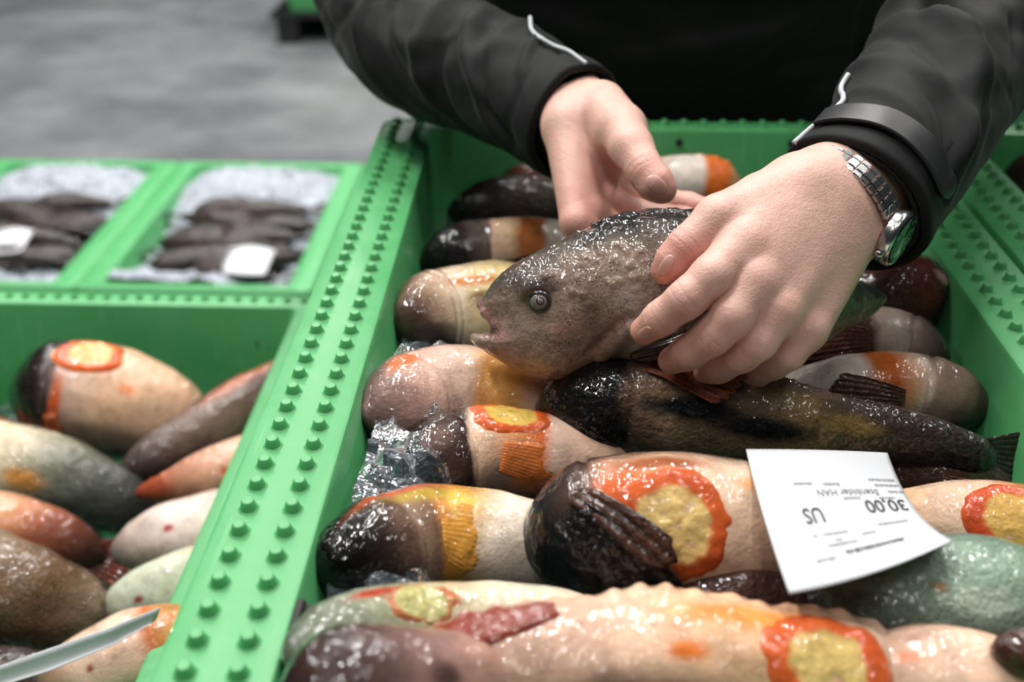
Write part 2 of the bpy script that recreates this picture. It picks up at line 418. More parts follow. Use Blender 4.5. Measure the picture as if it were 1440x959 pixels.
# ------------------------------------------------------------------ tubes with an image-friendly angle (0 faces the camera, + towards image bottom)
class Tube:
    def __init__(s, pts, radii, flat=1.0, lumps=0.0, lump_scale=18.0, seed=0, disp=None, capH=0.0, capT=0.0, capP=2.0):
        s.pts = [A3(p) for p in pts]; s.n = len(pts); s.rad = radii; s.flat = flat; s.lumps = lumps; s.ls = lump_scale; s.seed = seed
        s.disp = disp; s.capH = capH; s.capT = capT; s.capP = capP
        dd = np.linspace(0, 1, 401); cd = s._raw(dd); sl = np.r_[0, np.cumsum(np.linalg.norm(np.diff(cd, axis=0), axis=1))]
        s._tu, s._tl = dd, sl / sl[-1]
        uu = np.linspace(0, 1, 201); c = s.center(uu)
        s.L = np.linalg.norm(np.diff(c, axis=0), axis=1).sum()
        t = np.gradient(c, axis=0); t /= np.linalg.norm(t, axis=1)[:, None]
        ref = A3(CAM)[None] - c; ref -= (ref * t).sum(1)[:, None] * t; ref /= np.linalg.norm(ref, axis=1)[:, None]
        e1 = np.cross(t, ref); dn = -A3(CU)
        sg = np.sign((e1 * dn[None]).sum(1).mean()) or 1
        s.uu, s.e1, s.ref, s.t = uu, e1 * sg, ref, t
    def center(s, u):
        return s._raw(np.interp(np.asarray(u, float), s._tl, s._tu))
    def _raw(s, u):
        n = s.n
        if n == 2: return s.pts[0][None] * (1 - u)[:, None] + s.pts[1][None] * u[:, None]
        x = np.clip(u, 0, 1) * (n - 1); i = np.minimum(x.astype(int), n - 2); f = (x - i)[:, None]
        Pp = np.array([2 * s.pts[0] - s.pts[1]] + s.pts + [2 * s.pts[-1] - s.pts[-2]])
        p0, p1, p2, p3 = Pp[i], Pp[i + 1], Pp[i + 2], Pp[i + 3]
        return 0.5 * (2 * p1 + (p2 - p0) * f + (2 * p0 - 5 * p1 + 4 * p2 - p3) * f ** 2 + (3 * p1 - p0 - 3 * p2 + p3) * f ** 3)
    def radius(s, u):
        xs = np.array([a for a, b in s.rad]); ys = np.array([b for a, b in s.rad])
        i = np.clip(np.searchsorted(xs, u, side='right') - 1, 0, len(xs) - 2)
        m = np.gradient(ys, xs); h = xs[i + 1] - xs[i]; f = np.clip((u - xs[i]) / h, 0, 1)
        r = (2 * f ** 3 - 3 * f ** 2 + 1) * ys[i] + (f ** 3 - 2 * f ** 2 + f) * h * m[i] + (-2 * f ** 3 + 3 * f ** 2) * ys[i + 1] + (f ** 3 - f ** 2) * h * m[i + 1]
        if s.capH: r = r * np.power(np.maximum(1 - np.power(1 - np.clip(u / s.capH, 0, 1), s.capP), 0), 1 / s.capP)
        if s.capT: r = r * np.sqrt(np.maximum(1 - (1 - np.clip((1 - u) / s.capT, 0, 1)) ** 2, 0))
        return r
    def frame(s, u):
        f = lambda A: np.stack([np.interp(u, s.uu, A[:, k]) for k in range(3)], 1)
        return f(s.ref), f(s.e1)
    def S(s, u, a, off=0.0):
        u = np.asarray(u, float).ravel(); a = np.asarray(a, float).ravel()
        c = s.center(u); ref, e1 = s.frame(u); r = s.radius(u)
        d = np.cos(a)[:, None] * ref * s.flat + np.sin(a)[:, None] * e1
        p = c + d * r[:, None]
        nrm = np.cos(a)[:, None] * ref / s.flat + np.sin(a)[:, None] * e1; nrm /= np.linalg.norm(nrm, axis=1)[:, None]
        k = np.zeros(len(u))
        if s.lumps: k = k + s.lumps * fbm(p * s.ls, s.seed, 3) * np.clip(r / (0.3 * np.max([b for _, b in s.rad])), 0, 1)
        if s.disp is not None: k = k + s.disp(s, u, a, p)
        return p + nrm * (k + off)[:, None] if not np.isscalar(off) else p + nrm * (k + off)[:, None]

def ramp_cols(u, zones):
    xs = [z[0] for z in zones]; C = np.array([s2l(z[1]) for z in zones])
    return np.stack([np.interp(u, xs, C[:, k]) for k in range(3)], 1)
FISH = []
PROF = [(0, .66), (.12, .86), (.32, 1.0), (.6, .97), (.8, .76), (1, .40)]
def make_fish(label, pts, T, zones, back=(38, 30, 28), belly=0.0, half=1.25, soft=0.5, prof=None, flat=0.9, seed=1, patches=(), gill=None, ridge=None,
              rimz=RIM, mat='belly', nu=130, nv=84, lumps=0.003, capH=0.22, capT=0.16, snout=0.0, spots=0.0, group="lumpfish heaped in the central box", name="lumpfish", cat="fish"):
    W = []
    for x, y, dz in pts:
        if rimz == RIM: dz += .040 * (1 - sstep(440, 640, x)) * sstep(340, 430, y)
        w_ = PZ(x, y, rimz + dz)
        if rimz == RIM and w_.x < 0.1: w_.x = max(w_.x, -0.1197 + 0.002 + TAPER * max(0, -dz) / .216)
        W.append(w_)
    zd = depth_of(W[len(W) // 2]); R = T / 2 * zd / FPX
    rad = [(a, b * R) for a, b in (prof or PROF)]
    def disp(s, u, a, p):
        k = np.zeros(len(u))
        if gill is not None:
            for g, dep in gill:
                gu = g + 0.03 * np.cos(a * 1.3) - .03 + 0.02 * fbm(p * 25, seed + 5, 2)
                k -= .55 * dep * np.exp(-((u - gu) / 0.009) ** 2); k += dep * 0.25 * np.exp(-((u - gu + 0.04) / 0.035) ** 2)
        if ridge is not None:
            for ra, n_, amp in ridge:
                w = np.exp(-(((a - ra) + math.pi) % (2 * math.pi) - math.pi) ** 2 / 0.012)
                k += amp * w * np.abs(np.sin((u + .02 * fbm(p * 30, seed + 3, 2)) * math.pi * n_)) ** 2 * (.45 + .55 * vnoise(p * 45, seed + 8)) * sstep(0.1, 0.2, u) * (1 - sstep(0.9, 1.0, u))
        return k
    tb = Tube(W, rad, flat, lumps * 1.6, 17.0, seed, disp, capH, capT, 2.0)
    tb.R = R
    t_ = 0.5 - 0.5 * np.cos(np.linspace(0.02, math.pi - 0.02, nu)); t_ = 0.55 * t_ + 0.45 * np.linspace(0.0006, 0.9994, nu)
    a_ = np.linspace(-math.pi, math.pi, nv + 1)[:-1]
    U, Aa = np.meshgrid(t_, a_, indexing='ij'); U = U.ravel(); Aa = Aa.ravel()
    V = tb.S(U, Aa)
    # colour
    nz = fbm(V * 28, seed + 11, 4); nz2 = fbm(V * 75, seed + 23, 3); nz3 = fbm(V * 160, seed + 37, 2)
    nzl = fbm(V * 11, seed + 71, 3)
    C = ramp_cols(np.clip(U + 0.030 * nz + 0.012 * nz2 + .04 * nzl + .035 * (np.cos(1.2 * Aa) - .8), 0, 1), zones)
    da = np.abs((Aa - belly + math.pi) % (2 * math.pi) - math.pi)
    dsg = (Aa - belly + math.pi) % (2 * math.pi) - math.pi
    w = sstep(half - soft, half + soft, da + .26 * sstep(0, .7, dsg) + 0.28 * nz + 0.15 * nz2)
    C = C * (1 - w[:, None]) + np.array(s2l(back))[None] * w[:, None]
    for (pu, pa, ru, ra, col, sf) in patches:
        d = np.sqrt(((U - pu) / ru) ** 2 + (((Aa - pa + math.pi) % (2 * math.pi) - math.pi) / ra) ** 2) + 0.35 * nz + 0.2 * nz2
        k = (1 - sstep(1 - sf, 1 + sf, d))[:, None]; C = C * (1 - k) + np.array(s2l(col))[None] * k
    if gill is not None:
        for g, dep in gill:
            gu = g + 0.03 * np.cos(Aa * 1.3) - .03 + 0.02 * fbm(V * 25, seed + 5, 2)
            k = (0.42 * np.exp(-((U - gu) / 0.007) ** 2) * (.5 + .5 * sstep(-.3, .4, nz2)))[:, None]; C = C * (1 - k) + 0.25 * C * k
    C = C * (1 + 0.18 * nz2 + 0.12 * nz3 + .14 * nzl)[:, None]
    st = .55 * sstep(.10, .55, fbm(V * 24, seed + 91, 4)) * sstep(.25, 1.0, da / half); C = C * (1 - st[:, None]) + (np.array(s2l(back)) * 1.6)[None] * st[:, None]
    if snout: C = C * (1 - snout * (1 - sstep(.03, .24, U + .05 * nz + .05 * np.cos(Aa) - .03)))[:, None]
    if spots:
        sp = sstep(0.42, 0.6, fbm(V * 190, seed + 51, 2)) * spots; C = C * (1 - 0.8 * sp[:, None])
    C = np.clip(C, 0.001, 0.95)
    F = grid_faces(nu, nv).tolist(); n = nv
    c0 = len(V); V = np.vstack([V, tb.S([0.0], [0.0]), tb.S([1.0], [0.0])]); C = np.vstack([C, C[0], C[c0 - 1]])
    for j in range(n):
        F.append([c0, (j + 1) % n, j]); F.append([c0 + 1, (nu - 1) * n + j, (nu - 1) * n + (j + 1) % n])
    o = mesh_obj(name, V, F, M[mat], None, True, C); recalc(o)
    tag(o, label, cat, group); o_t = tb
    FISH.append(o)
    return o, tb
def sucker(fish, u0, a0, ru, rv, seed=1, inner=(222, 188, 118), ring=(206, 94, 40), ring2=(178, 64, 34), h=0.0032, hl=1.0, rw=0.36):
    """ventral sucker: orange fleshy ring round a granular yellow disc, hugging the belly"""
    o, tb = fish
    nr, nf = 26, 72
    rho = np.linspace(0.0, 1.06, nr); ph = np.linspace(0, 2 * math.pi, nf + 1)[:-1]
    Rr, Ph = np.meshgrid(rho, ph, indexing='ij'); Rr = Rr.ravel(); Ph = Ph.ravel()
    q = np.stack([np.cos(Ph) * 1.7 + seed * 3.1, np.sin(Ph) * 1.7, np.zeros_like(Ph)], 1)
    wob = 1 + 0.24 * fbm(q * .8, seed, 3)
    X = Rr * np.cos(Ph) * ru * wob; Y = Rr * np.sin(Ph) * rv * wob
    r0 = tb.radius(np.array([u0]))[0]
    u = np.clip(u0 + X / tb.L, 0.01, 0.99); a = a0 + Y / r0
    pp = np.stack([X, Y, np.full_like(X, seed)], 1)
    ringp = np.exp(-((Rr - (1 - rw * 0.55)) / (rw * 0.5)) ** 2)
    gran = (0.5 + 0.5 * (.6 * vnoise(pp * 620, seed + 3) + .4 * vnoise(pp * 260, seed + 4))) * (1 - sstep(0.55, 0.85, Rr))
    fold = 0.5 + 0.5 * np.sin(Ph * 26 + 3 * fbm(q * 2, seed + 9, 2))
    off = -0.0012 + .62 * h * ringp * (0.85 + 0.12 * fold + .5 * fbm(pp * 90, seed + 31, 2)) + 0.0008 * gran + 0.0012 * (1 - sstep(0.6, 0.8, Rr)) - 0.002 * sstep(0.98, 1.06, Rr) + 0.0005 * vnoise(pp * 200, seed)
    V = tb.S(u, a, off)
    k = sstep(1 - rw * 1.25, 1 - rw * 0.95, Rr + 0.08 * fbm(pp * 150, seed + 2, 2))[:, None]
    ci = np.array(s2l(inner))[None] * (0.80 + 0.32 * gran)[:, None]
    fm = fbm(pp * 110, seed + 7, 3)
    co = np.array(s2l(ring))[None] * (0.5 + 0.5 * fm + 0.2)[:, None].clip(0, 1) + np.array(s2l(ring2))[None] * (1 - (0.5 + 0.5 * fm + 0.2)[:, None].clip(0, 1))
    C = ci * (1 - k) + co * k
    ke = (.8 * sstep(.91, 1.03, Rr + .14 * fbm(pp * 120, seed + 41, 2)))[:, None]; C = C * (1 - ke) + np.array(s2l((224, 158, 116)))[None] * ke
    C = np.clip(C, 0, 0.95)
    F = grid_faces(nr, nf).tolist()
    d = mesh_obj("sucker_disc", V, F, M['belly'], o, True, C); recalc_out(d, tb)
    d["label"] = "orange ringed sucker disc with a yellow centre"
    return d
TAPER_ = 0
def recalc_out(d, tb):
    me = d.data; c = A3(tb.center(np.array([0.5]))[0])
    s = 0
    for p in list(me.polygons)[:: max(1, len(me.polygons) // 60)]:
        s += (A3(p.center) - c) @ A3(p.normal)
    if s < 0: me.flip_normals()
def fin(fish, u0, a0, ang, length, spread, base, rays=9, col=(70, 42, 34), col2=(25, 18, 17), lift=(0.002, 0.008), seed=3, mat='skin', label=None, name="pectoral_fin", ridge=.0009):
    rays = int(rays * 1.5)
    """fan-shaped fin: ang 0 points to the tail, 90 to image bottom"""
    o, tb = fish
    ns, nt = 22, rays * 6 + 1
    S_, T_ = np.meshgrid(np.linspace(0, 1, ns), np.linspace(-.5, .5, nt), indexing='ij'); S_ = S_.ravel(); T_ = T_.ravel()
    th = math.radians(ang) + math.radians(spread) * T_
    edge = 1 - 0.18 * (2 * np.abs(T_)) ** 2 - 0.05 * (0.5 + 0.5 * np.cos(T_ * 2 * math.pi * rays))
    bx = -math.sin(math.radians(ang)) * base * T_; by = math.cos(math.radians(ang)) * base * T_
    X = bx + np.cos(th) * length * S_ * edge; Y = by + np.sin(th) * length * S_ * edge
    r0 = tb.radius(np.array([u0]))[0]
    u = np.clip(u0 + X / tb.L, 0.005, 0.995); a = a0 + Y / r0
    rid = 0.5 + 0.5 * np.cos(T_ * 2 * math.pi * rays)
    off = lift[0] + (lift[1] - lift[0]) * S_ ** 1.6 + ridge * rid * (0.4 + 0.6 * S_) + 0.0015 * fbm(np.stack([X, Y, X * 0], 1) * 60, seed, 2)
    off = off - 0.004 * (1 - sstep(0, 0.15, S_))
    if ridge < .0005: off = off - .0016 * sstep(.7, 1, S_ + .15 * fbm(np.stack([X, Y, X * 0], 1) * 150, seed + 6, 2)) - .0014 * sstep(.36, .5, np.abs(T_))
    V = tb.S(u, a, off)
    fm = fbm(np.stack([X, Y, X * 0], 1) * 90, seed + 4, 3)
    k = np.clip(.35 + rid * 0.45 + 0.5 * fm, 0, 1)[:, None]
    C = np.clip(np.array(s2l(col2))[None] * (1 - k) + np.array(s2l(col))[None] * k, 0, .95)
    d = mesh_obj(name, V, grid_faces(ns, nt, False).tolist(), M[mat], o, True, C); recalc_out(d, tb)
    sm = d.modifiers.new("thickness", 'SOLIDIFY'); sm.thickness = 0.0012 if ridge >= .0005 else .0004; sm.offset = -1
    if label: d["label"] = label
    return d
def tail_fin(fish, length, width, rays=11, col=(60, 45, 40), col2=(22, 18, 18), seed=5, droop=0.0):
    o, tb = fish
    c = tb.center(np.array([0.93, 1.0])); t = c[1] - c[0]; t /= np.linalg.norm(t)
    ref, e1 = tb.frame(np.array([1.0])); ref = ref[0]; e1 = e1[0]; rr = tb.radius(np.array([0.86]))[0]
    ns, nt = 18, rays * 6 + 1
    S_, T_ = np.meshgrid(np.linspace(0, 1, ns), np.linspace(-.5, .5, nt), indexing='ij'); S_ = S_.ravel(); T_ = T_.ravel()
    rid = 0.5 + 0.5 * np.cos(T_ * 2 * math.pi * rays)
    w = (rr * 1.1 + (width - rr * 1.1) * S_)
    pos = (c[1] - t * 0.02)[None] + t[None] * (S_ * length * (1 - 0.15 * (2 * T_) ** 2 - 0.05 * rid))[:, None] + e1[None] * (w * T_)[:, None] + ref[None] * (0.002 * rid * S_ + 0.004 * np.sin(T_ * 5 + seed) * S_ - droop * S_ ** 2)[:, None]
    k = np.clip(rid * 0.8 + 0.25 * fbm(pos * 90, seed, 2), 0, 1)[:, None]
    C = np.array(s2l(col2))[None] * (1 - k) + np.array(s2l(col))[None] * k
    d = mesh_obj("tail_fin", pos, grid_faces(ns, nt, False).tolist(), M['skin'], o, True, np.clip(C, 0, .9))
    sm = d.modifiers.new("thickness", 'SOLIDIFY'); sm.thickness = 0.0014; sm.offset = 0
    return d

# ------------------------------------------------------------------ ice beds (uncountable crushed ice)
def ice_bed(name, x0, x1, y0, y1, z, amp, mat, seed, hump=None, res=0.006, label=None):
    nx = int((x1 - x0) / res); ny = int((y1 - y0) / res)
    X, Y = np.meshgrid(np.linspace(x0, x1, nx), np.linspace(y0, y1, ny), indexing='ij'); X = X.ravel(); Y = Y.ravel()
    q = np.stack([X, Y, X * 0], 1)
    def cell(sc):  # faceted chunks
        p = q * sc + 0.35 * np.stack([vnoise(q * sc, seed), vnoise(q * sc, seed + 1), X * 0], 1)
        f = np.floor(p)
        hsh = _hash(f[:, 0].astype(np.int64), f[:, 1].astype(np.int64), f[:, 2].astype(np.int64) * 0, seed)
        w = p - f
        return hsh + (w[:, 0] - .5) * (hsh - .5) * 1.4 + (w[:, 1] - .5) * (_hash(f[:, 1].astype(np.int64), f[:, 0].astype(np.int64), f[:, 2].astype(np.int64) * 0, seed + 2) - .5) * 1.4
    Z = z + amp * (0.6 * cell(55) + 0.35 * cell(120) + 0.4 * fbm(q * 30, seed, 3))
    if hump is not None: Z = Z + hump(X, Y)
    V = np.stack([X, Y, Z], 1)
    F = grid_faces(nx, ny, False)
    o = mesh_obj(name, V, F, M[mat], None, True); o.data.set_sharp_from_angle(angle=math.radians(40))
    tag(o, label, None, None, "stuff"); return o
pg = PZ(520, 660, RIM - 0.06)
ice_bed("crushed_ice", MAIN[0] + 0.068, MAIN[1] - 0.075, MAIN[2] + 0.055, MAIN[3] - 0.055, RIM - 0.105, 0.022, 'ice', 3,
        lambda x, y: 0.078 * (1 - sstep(-0.075, -0.01, x)) * (1 - sstep(.62, .8, y)) + 0.03 * sstep(0.20, 0.28, x), label="clear crushed ice showing between the lumpfish of the central box")
ice_bed("crushed_ice", LEFT[0] + 0.10, LEFT[1] - 0.10, LEFT[2] + 0.075, LEFT[3] - 0.075, RIM - BH - 0.13, 0.02, 'ice', 8, label="crushed ice under the fish in the lower left box")
ice_bed("crushed_ice", RIGHT[0] + 0.10, RIGHT[1] - 0.10, RIGHT[2] + 0.075, RIGHT[3] - 0.075, RIM - 0.11, 0.02, 'ice', 12, label="crushed ice under the fish in the right edge box")

# ------------------------------------------------------------------ lumpfish in the central box
BLK, DRK, BRN, TAN = (18, 17, 19), (40, 30, 27), (86, 60, 48), (150, 118, 98)
PNK, WHT, CRM, ORG, ORY, YEL = (226, 186, 160), (224, 212, 200), (232, 205, 150), (212, 104, 40), (222, 150, 62), (220, 186, 100)
f12b = make_fish("dark lumpfish with brown-orange flank at the back, behind the left wrist", [(690, 272, -.04), (780, 258, -.035), (900, 252, -.04)], 70,
    [(0, DRK), (.2, (90, 52, 34)), (.5, (128, 70, 38)), (.8, BRN), (1, DRK)], seed=31, mat='skin', half=1.6)
f12 = make_fish("dark speckled lumpfish in the back left corner, head against the wall", [(628, 300, -.05), (740, 288, -.045), (880, 290, -.05)], 82,
    [(0, BLK), (.15, (52, 44, 40)), (.4, (96, 84, 76)), (.7, (78, 68, 62)), (1, DRK)], back=(28, 25, 24), seed=32, snout=0.5, mat='skin', half=1.3, spots=.5)
f13 = make_fish("pale lumpfish with an orange band, furthest back between both hands", [(1045, 268, -.04), (975, 258, -.035), (880, 262, -.04)], 84,
    [(0, TAN), (.12, (214, 150, 110)), (.2, ORG), (.34, (214, 110, 40)), (.40, WHT), (.6, WHT), (.75, PNK), (1, PNK)], back=(190, 140, 110), seed=33, half=1.6, ridge=((-1.2, 9, .004),))
f2 = make_fish("pale lumpfish with black head and orange-brown patch under the left hand", [(556, 372, -.055), (690, 352, -.045), (860, 352, -.05)], 92,
    [(0, BLK), (.20, (30, 25, 26)), (.27, (88, 74, 70)), (.345, (120, 102, 94)), (.36, PNK), (.45, (228, 196, 160)), (.52, (176, 104, 56)), (.62, (186, 112, 62)), (.66, WHT), (1, WHT)],
    back=(30, 24, 22), belly=-.25, half=1.25, seed=34, snout=0.6, gill=((.355, .002),), patches=((.46, .55, .12, .3, (60, 40, 30), .4),))
fin(f2, .42, .6, 5, .045, 40, .016, 7, (70, 50, 38), (24, 18, 16), seed=34)
f3 = make_fish("cream and yellow lumpfish facing left, directly before the held fish's mouth", [(530, 452, -.05), (650, 440, -.038), (850, 430, -.045)], 142,
    [(0, (120, 92, 74)), (.08, (165, 132, 108)), (.22, (206, 180, 152)), (.27, (226, 206, 180)), (.36, (218, 194, 150)), (.5, (222, 200, 142)), (.8, (228, 208, 164)), (1, CRM)],
    back=(70, 54, 44), belly=-.15, half=1.15, seed=35, gill=((.22, .0035), (.27, .0025)),
    patches=((.36, -.7, .12, .12, (196, 118, 44), .4), (.42, -.3, .10, .12, (128, 100, 64), .5), (.08, .85, .22, .62, (26, 20, 18), .4), (.02, .0, .09, 1.2, (70, 52, 44), .6)))
f4 = make_fish("pinkish lumpfish with yellow-orange flank lying below the held fish's chin", [(506, 585, -.045), (640, 560, -.035), (830, 585, -.045)], 142,
    [(0, (120, 96, 90)), (.12, (176, 140, 128)), (.25, (214, 176, 158)), (.36, (224, 192, 176)), (.48, (218, 186, 162)), (.55, (220, 158, 90)), (.72, (226, 170, 92)), (.78, PNK), (1, PNK)],
    back=(64, 50, 46), belly=-.2, half=1.2, seed=36, gill=((.30, .0015),), patches=((.2, -1.1, .06, .25, (206, 110, 60), .5), (.30, .9, .25, .35, (120, 96, 84), .5)))
f10 = make_fish("white and brown lumpfish just right of the hand, brown fin spread", [(1336, 505, -.045), (1230, 482, -.035), (1060, 505, -.04)], 104,
    [(0, (44, 34, 32)), (.14, (92, 74, 68)), (.24, (160, 136, 124)), (.32, (214, 194, 180)), (.42, (206, 182, 166)), (.47, (88, 54, 44)), (1, (72, 46, 40))],
    back=(34, 26, 25), belly=-.3, half=1.3, seed=37, snout=0.6, gill=((.26, .002),))
fin(f10, .44, .15, 5, .062, 46, .026, 9, (104, 64, 52), (56, 33, 29), lift=(.0012, .003), ridge=.0006, seed=37)
f11 = make_fish("dark reddish lumpfish against the right wall beneath the watch", [(1322, 430, -.035), (1262, 412, -.020), (1192, 424, -.015)], 112,
    [(0, (26, 20, 20)), (.2, (46, 30, 28)), (.4, (104, 46, 36)), (.6, (84, 50, 42)), (1, (60, 50, 46))], back=(22, 18, 18), seed=38, mat='skin', half=1.4, patches=((.24, -.75, .08, .15, (170, 140, 126), .5),))
f9 = make_fish("lumpfish with orange patch and white belly, brown head at right wall", [(1396, 580, -.05), (1270, 552, -.04), (1080, 552, -.045)], 106,
    [(0, (34, 26, 25)), (.12, (78, 60, 54)), (.24, (138, 114, 102)), (.33, (160, 134, 118)), (.355, (226, 202, 186)), (.42, (214, 160, 124)), (.48, (200, 100, 40)), (.56, (206, 112, 50)), (.62, WHT), (1, WHT)],
    back=(44, 32, 28), belly=-.35, half=1.25, seed=39, snout=0.6, gill=((.345, .003),))
fin(f9, .40, .35, 4, .058, 40, .020, 8, (100, 68, 54), (48, 32, 28), lift=(.0012, .003), ridge=.0006, seed=39)
f8 = make_fish("long dark brown lumpfish with black head, across below the hand to the right wall", [(752, 580, -.03), (900, 568, -.018), (1100, 592, -.02), (1260, 612, -.03), (1400, 648, -.045)], 152,
    [(0, (48, 36, 31)), (.04, (34, 28, 27)), (.10, (26, 24, 25)), (.19, (24, 23, 24)), (.23, (112, 88, 72)), (.30, (138, 112, 88)), (.34, (110, 92, 72)), (.48, (118, 98, 74)), (.56, (132, 108, 72)), (.62, (82, 68, 57)), (.8, (56, 45, 41)), (1, (32, 26, 25))],
    back=(30, 26, 24), belly=-.1, half=1.5, seed=40, snout=0.4, mat='skin', nu=220, nv=120, spots=.4, capH=.13, capT=.06,
    prof=[(0, .78), (.12, .95), (.25, .98), (.4, .95), (.55, .78), (.7, .56), (.85, .42), (1, .34)],
    gill=((.215, .003),), ridge=((-1.15, 34, .0028), (.15, 30, .0012)),
    patches=((.33, .0, .10, .22, (22, 24, 26), .4), (.48, .25, .09, .25, (22, 23, 24), .5), (.35, -1.1, .10, .25, (136, 116, 102), .5), (.52, -1.0, .12, .25, (128, 106, 94), .5), (.66, -.1, .06, .3, (128, 106, 60), .6)))
fin(f8, .235, -.95, 8, .062, 30, .018, 7, (150, 76, 36), (84, 44, 28), seed=40, label="orange brown pectoral fin")
tail_fin(f8, .075, .075, 11, (58, 46, 42), (20, 17, 18), droop=.01)
f17 = make_fish("small brown lumpfish half hidden under the white label's right edge", [(1200, 672, -.07), (1300, 664, -.06), (1430, 690, -.065)], 82,
    [(0, DRK), (.3, (74, 52, 42)), (.6, (82, 60, 48)), (1, (44, 32, 28))], back=(24, 19, 18), seed=41, mat='skin', half=1.4)
fin(f17, .45, .4, 14, .05, 30, .015, 8, (92, 66, 52), (30, 22, 20), seed=41)
f5 = make_fish("lumpfish with dark head and orange sucker turned up, left of the black-headed ones", [(548, 662, -.055), (690, 640, -.042), (900, 648, -.05)], 136,
    [(0, (18, 14, 14)), (.12, (32, 23, 21)), (.20, (64, 46, 40)), (.30, (50, 36, 31)), (.315, (214, 182, 158)), (.40, (196, 160, 132)), (.50, (202, 128, 72)), (.58, (212, 100, 40)), (.63, (222, 190, 170)), (.8, PNK), (1, PNK)],
    back=(46, 32, 28), belly=-.35, half=1.3, seed=42, snout=0.75, gill=((.31, .0045),), patches=((.42, .35, .07, .4, (124, 104, 92), .6), (.13, -.6, .1, .3, (120, 96, 90), .6)))
sucker(f5, .475, -1.05, .030, .020, 5, (214, 178, 90), (206, 94, 38), (184, 70, 32))
fin(f5, .40, .0, 14, .042, 22, .022, 9, (208, 108, 48), (194, 112, 60), ridge=.0002, lift=(.0004, .0010), mat='belly', seed=42, label="orange pectoral fin folded on the belly")
f6 = make_fish("lumpfish with black snout, yellow-orange band and white belly, lower left", [(446, 800, -.05), (620, 762, -.04), (900, 790, -.05)], 156,
    [(0, (14, 12, 12)), (.08, (26, 20, 19)), (.17, (58, 45, 38)), (.24, (104, 82, 68)), (.27, (150, 124, 104)), (.34, (120, 92, 72)), (.38, (198, 130, 60)), (.46, (216, 158, 70)), (.52, (214, 186, 150)), (.58, (226, 210, 192)), (.8, (222, 206, 190)), (1, (196, 170, 150))],
    back=(26, 21, 20), belly=-.35, half=1.35, seed=43, snout=0.8, gill=((.265, .003),), patches=((.34, -.95, .14, .22, (168, 138, 60), .5), (.46, -.75, .05, .3, (216, 178, 80), .5), (.25, -1.2, .16, .15, (176, 84, 44), .5)))
fin(f6, .335, -.15, 3, .042, 26, .034, 11, (218, 152, 66), (208, 138, 58), ridge=.0002, lift=(.0003, .0008), mat='belly', seed=43, label="orange yellow pectoral fin laid back")
f7 = make_fish("large lumpfish with blue-black head and big orange sucker, left of the white label", [(732, 765, -.035), (930, 742, -.018), (1230, 765, -.035)], 208,
    [(0, (18, 19, 23)), (.06, (26, 27, 31)), (.14, (40, 36, 36)), (.22, (80, 62, 54)), (.27, (196, 150, 124)), (.34, (220, 172, 140)), (.55, (228, 196, 170)), (.8, (222, 186, 160)), (1, (180, 150, 130))],
    back=(34, 26, 26), belly=-.08, half=1.22, soft=.4, seed=44, snout=0.55, nu=220, nv=140, gill=((.245, .003),), ridge=((1.15, 26, .0028),), lumps=.003,
    prof=[(0, .76), (.13, .95), (.3, 1.0), (.55, .97), (.75, .86), (1, .6)],
    patches=((.31, -.55, .055, .34, (206, 92, 34), .5), (.38, -.95, .11, .16, (150, 84, 50), .5), (.07, .35, .14, .7, (20, 21, 25), .5), (.60, -.7, .05, .12, (226, 170, 120), .5)))
sucker(f7, .405, -.02, .0275, .036, 7, (222, 190, 122), (206, 98, 46), (180, 68, 38), h=.0045)
fin(f7, .175, -.36, 52, .076, 13, .017, 3, (34, 28, 29), (9, 9, 11), lift=(.004, .010), seed=44, label="black pectoral fin with thick rays")
fin(f7, .195, -.58, 45, .058, 9, .010, 2, (84, 56, 46), (26, 19, 19), lift=(.004, .009), seed=45)
f20 = make_fish("narrow dark brown lumpfish tail end in the gap below the label's lower corner", [(930, 850, -.035), (1060, 836, -.030), (1240, 880, -.045)], 70,
    [(0, (70, 40, 34)), (.4, (62, 38, 34)), (1, (30, 22, 22))], back=(30, 22, 21), seed=46, mat='skin', half=1.5)
f16 = make_fish("pale lumpfish with orange-ringed sucker cut by the right frame edge", [(1560, 752, -.05), (1400, 738, -.045), (1210, 716, -.055)], 118,
    [(0, BRN), (.2, TAN), (.36, (198, 120, 66)), (.5, PNK), (.7, (230, 196, 168)), (.85, (228, 180, 130)), (1, PNK)], back=(100, 56, 40), belly=-.2, half=1.35, seed=47, lumps=.003)
sucker(f16, .43, -.15, .028, .026, 4, (216, 172, 96), (206, 90, 44), (180, 60, 34), h=.004)
f15 = make_fish("grey-green lumpfish lying in front of the white label at right", [(1130, 856, -.03), (1340, 852, -.012), (1560, 880, -.02)], 196,
    [(0, (34, 34, 31)), (.1, (70, 76, 66)), (.25, (104, 118, 102)), (.5, (136, 156, 138)), (.8, (128, 146, 128)), (1, (110, 124, 110))], back=(48, 54, 47), belly=-.45, half=1.05, soft=.7, seed=48, mat='skin', nu=180, nv=110, lumps=.003,
    patches=((.33, -.75, .022, .09, (140, 82, 56), .5), (.42, -.25, .016, .06, (150, 110, 60), .5), (.25, -.6, .05, .12, (62, 66, 54), .6), (.20, -.05, .08, .2, (72, 80, 66), .6), (.52, -.1, .07, .2, (176, 188, 170), .6)), gill=((.16, .002),))
f19 = make_fish("greenish lumpfish with dull red fin lying behind the front fish, lower left", [(398, 925, -.035), (590, 880, -.025), (870, 870, -.03)], 130,
    [(0, (96, 104, 90)), (.15, (134, 140, 120)), (.3, (170, 170, 140)), (.45, (196, 176, 140)), (.7, (222, 214, 190)), (1, PNK)], back=(70, 70, 60), belly=-.3, half=1.3, seed=49, gill=((.2, .002),), patches=((.28, -1.0, .08, .15, (172, 66, 40), .5),))
